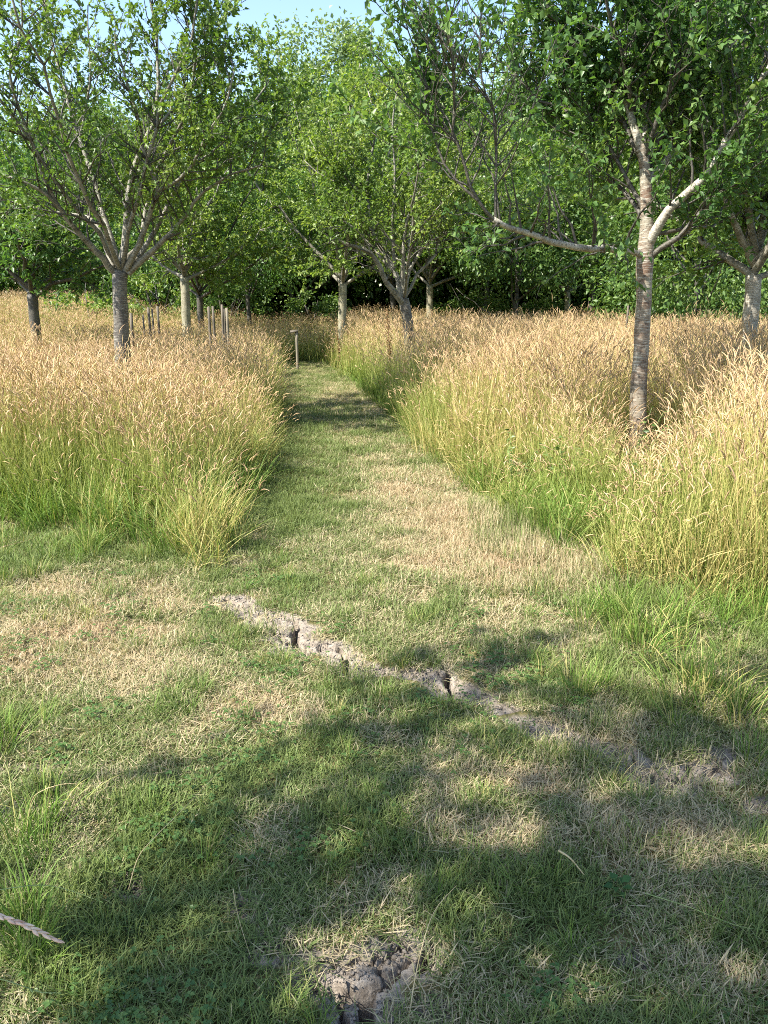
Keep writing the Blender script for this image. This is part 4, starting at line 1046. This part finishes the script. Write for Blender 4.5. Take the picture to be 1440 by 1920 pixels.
# dock plants with brown seed spikes
def dock(px, py, Y, h, label):
    p = at(px, py, Y); b = floor_pt(px, py, Y)
    root = thing('dock_plant', label, 'plant', b, 'dock plants gone to seed')
    h = p[2] - b[2]
    g = Geo('bark'); Q = catmull([(0, 0, 0), (.02, 0, h * .5), (rng.normal(0, .02), 0, h)], 8); tube(g, Q, np.linspace(.006, .002, 8), 5)
    obj('stem', g.mesh('stem', DOCK, smooth=True), root)
    n = 420; f = rng.random(n) ** 0.8
    zz = h * (1 - .5 * f); r = .045 * np.sin(np.pi * np.clip(f, .06, .94)) + .008
    a = rng.uniform(0, 6.28, n)
    P = np.stack([np.interp(zz, Q[:, 2], Q[:, 0]) + r * np.cos(a) * rng.random(n), r * np.sin(a) * rng.random(n), zz], -1)
    o = obj('seeds', leaves_mesh('seeds', P, rng.normal(0, 1, (n, 3)), rng.uniform(.012, .022, n), rng.random(n), DOCK, True, (0, 0, 0), .45), root); o['kind'] = 'stuff'
dock(729, 580, 12.0, 1.2, 'brown dock seed spike standing left of the forked trunk')
dock(634, 626, 17.2, 0.8, 'small dark dock spike in the bright grass left of the forked tree')
dock(900, 575, 22.0, 1.2, 'brown dock spike against the dark hedge right of the forked tree')
# single dry stalks lying over the foreground grass
def stalk(name, label, P, r, m, head=None, cat='grass stalk', group='loose grass stalks over the mown grass'):
    P = catmull(P, 14); b = P[0].copy()
    root = thing(name, label, cat, b, group)
    g = Geo('bark'); tube(g, P, np.linspace(r, r * .45, 14), 5)
    obj('stem', g.mesh('stem', m, smooth=True, off=b), root)
    if head:
        k0, n, size, hm_ = head
        sp = None
        for k in range(n):
            f = k0 + (1 - k0) * k / max(n - 1, 1); j = f * 13; i0 = min(int(j), 12); p = P[i0] * (1 - (j - i0)) + P[i0 + 1] * (j - i0)
            t = unit(P[min(i0 + 1, 13)] - P[i0]); s = unit(np.cross(t, [0, 0.3, 1.0])) * (1 if k % 2 else -1)
            d = unit(t + s * ((.22 + .35 * (k % 5 == 1)) if k < n - 1 else 0) + rng.normal(0, .10, 3)); L = size * (1.0 - .3 * k / n) * rng.uniform(.8, 1.2)
            g = Geo('bark'); u = np.linspace(0, 1, 7); tube(g, p + d * (u * L)[:, None], L * .135 * np.sin(np.pi * np.clip(u ** .75 * .96 + .04, 0, 1)) ** .9 + 1.5e-4, 6)
            obj('spikelet', g.mesh('spikelet', hm_, smooth=True, off=b), root)
    return root
def over(px, py, z):
    u = (px - 720.0) / FPX; v = -(py - 960.0) / FPX
    d = np.array([u, CP + v * SP, -SP + v * CP]); t = (EYE - z) / -d[2]
    return np.array([0, 0, EYE]) + d * t
stalk('seed_stalk', 'large pink seed head poking in at the lower left edge', [over(-260, 1700, .55), over(-120, 1690, .74), over(-20, 1712, .80), over(40, 1735, .80), over(105, 1762, .78)], .0016, STRAW, (.46, 17, .020, SPIKE))
stalk('grass_stalk', 'longest pale bare stalk slanting up across the shaded grass', [over(241, 1668, .02), over(258, 1610, .08), over(285, 1575, .12), over(340, 1520, .16), over(445, 1412, .2)], .0014, STRAW)
stalk('grass_stalk', 'thin stalk right of and parallel to the longest pale one', [over(267, 1718, .02), over(300, 1640, .08), over(330, 1590, .12), over(372, 1520, .16)], .0011, STALK_GREEN, (.9, 3, .012, STRAW))
stalk('grass_stalk', 'tall straw stalk rising beside the near bare soil patch', [over(768, 1900, .01), over(780, 1825, .05), over(800, 1745, .10), over(820, 1700, .13), over(856, 1660, .15)], .0017, STRAW)
stalk('grass_stalk', 'arched rye stalk with a zigzag head at the lower left', [over(-60, 1830, .15), over(0, 1836, .20), over(40, 1848, .2), over(75, 1860, .19), over(108, 1862, .18)], .0014, STALK_GREEN, (.55, 8, .012, STALK_GREEN))
stalk('grass_stalk', 'rye stalk bending right above the pink seed head', [over(-40, 1675, .18), over(60, 1660, .22), over(110, 1664, .22), over(150, 1676, .2), over(188, 1690, .18)], .0013, STALK_GREEN, (.5, 8, .011, STALK_GREEN))
stalk('grass_stalk', 'upright rye stalk arching over the bare patch at the left', [over(50, 1560, .02), over(60, 1500, .14), over(85, 1480, .18), (over(120, 1470, .19)), over(150, 1470, .18)], .0013, STRAW, (.5, 7, .011, STRAW))
stalk('grass_stalk', 'short pale broad blade lying among the grass at the lower right', [over(1048, 1595, .05), over(1070, 1610, .06), over(1095, 1640, .03)], .0035, STRAW)
stalk('grass_stalk', 'thin stalk lying flat toward the right edge of the foreground', [over(1210, 1675, .03), over(1290, 1700, .04), over(1380, 1735, .04), over(1440, 1745, .03)], .0014, STALK_GREEN)
stalk('grass_stalk', 'thin leaning stalk left of the near cracked soil', [over(437, 1666, .06), over(447, 1720, .05), over(470, 1795, .02)], .0011, STRAW)
stalk('seed_stalk', 'straw seed head reaching in at the left edge beside the long green tuft', [over(-90, 1050, .3), over(-30, 1036, .34), over(10, 1024, .34), over(55, 1012, .32)], .0016, STRAW, (.5, 5, .02, STRAW))
stalk('grass_stalk', 'long stem bowed out of the left meadow edge over the path', [over(430, 995, .35), over(500, 975, .30), over(560, 982, .25), over(620, 986, .2)], .0014, STALK_GREEN)
# crumbs of dry clay over the bare patches
q_ = rng.integers(0, len(SOIL), 5200); cc = np.array([gr(a_[0], a_[1]) for a_ in SOIL])[q_]; rr_ = np.array([(a_[2], a_[3]) for a_ in SOIL])[q_]
cx, cy = (cc + rng.normal(0, .6, (5200, 2)) * rr_).T
k = soil_mask(cx, cy) > .5; cx, cy = cx[k], cy[k]; n_ = len(cx)
cz = ground_h(cx, cy); r_ = .0022 + .0075 * rng.random(n_) ** 4
O = np.array([(1, 0, 0), (-1, 0, 0), (0, 1, 0), (0, -1, 0), (0, 0, 1), (0, 0, -1)], float)
V = np.stack([cx, cy, cz + r_ * .3], -1)[:, None] + O[None] * r_[:, None, None] * rng.uniform(.5, 1.3, (n_, 6, 1)) + rng.normal(0, .2, (n_, 6, 3)) * r_[:, None, None]
OF = np.array([(0, 2, 4), (2, 1, 4), (1, 3, 4), (3, 0, 4), (2, 0, 5), (1, 2, 5), (3, 1, 5), (0, 3, 5)])
tag(obj('soil_crumbs', mesh_of('soil_crumbs', V.reshape(-1, 3), (OF[None] + np.arange(n_)[:, None, None] * 6).reshape(-1, 3), ground.data.materials[0], {'soil': ('FLOAT', np.ones(n_ * 6))})), 'crumbs of dry grey clay lying on the cracked bare patches', kind='stuff')
# clover and small broad weeds in the sward
cx, cy = view_cloud(1.25, 4.4, 14, 0.2)
k = (mown_sd(cx, cy) < -.1) & (soil_mask(cx, cy) < .2) & (fbm(cx * 1.6, cy * 1.6, 191) > .46); cx, cy = cx[k], cy[k]
LP, LD = [], []
for x, y in zip(cx, cy):
    m_ = int(rng.integers(10, 34)); r_ = rng.uniform(.03, .075)
    px_ = x + rng.normal(0, r_, m_); py_ = y + rng.normal(0, r_, m_); pz_ = base_h(px_, py_) + rng.uniform(.018, .045, m_); a_ = rng.uniform(0, 6.28, m_)
    for j in range(3):
        LP.append(np.stack([px_, py_, pz_], -1)); LD.append(np.stack([np.cos(a_ + 2.094 * j), np.sin(a_ + 2.094 * j), np.full(m_, .12)], -1))
LP = np.concatenate(LP); LD = np.concatenate(LD)
tag(obj('clover_leaves', leaves_mesh('clover_leaves', LP, LD, rng.uniform(.009, .016, len(LP)), rng.uniform(.2, .8, len(LP)), LEAF_BLUE, False, (0, 0, 0), .42, 3.0)), 'small clover leaves scattered through the mown grass in the foreground', kind='stuff')
# low dark rosette
x, y = gr(1158, 1668)
root = thing('broadleaf_rosette', 'small dark green broad-leaved plant in the mown grass at the lower right', 'weed', (x, y, float(base_h(np.array([x]), np.array([y]))[0])))
for k in range(9):
    a = k * 2.4; r_ = .012
    P = np.array([[r_ * math.cos(a), r_ * math.sin(a), .012 + .003 * k]]); D = np.array([[math.cos(a), math.sin(a), .35]])
    obj('leaf', leaves_mesh('leaf', P, D, np.array([.034]), np.array([.4]), WEED, True, (0, 0, 0), .36, 2.0), root)

meadow(); lush(); lawn()
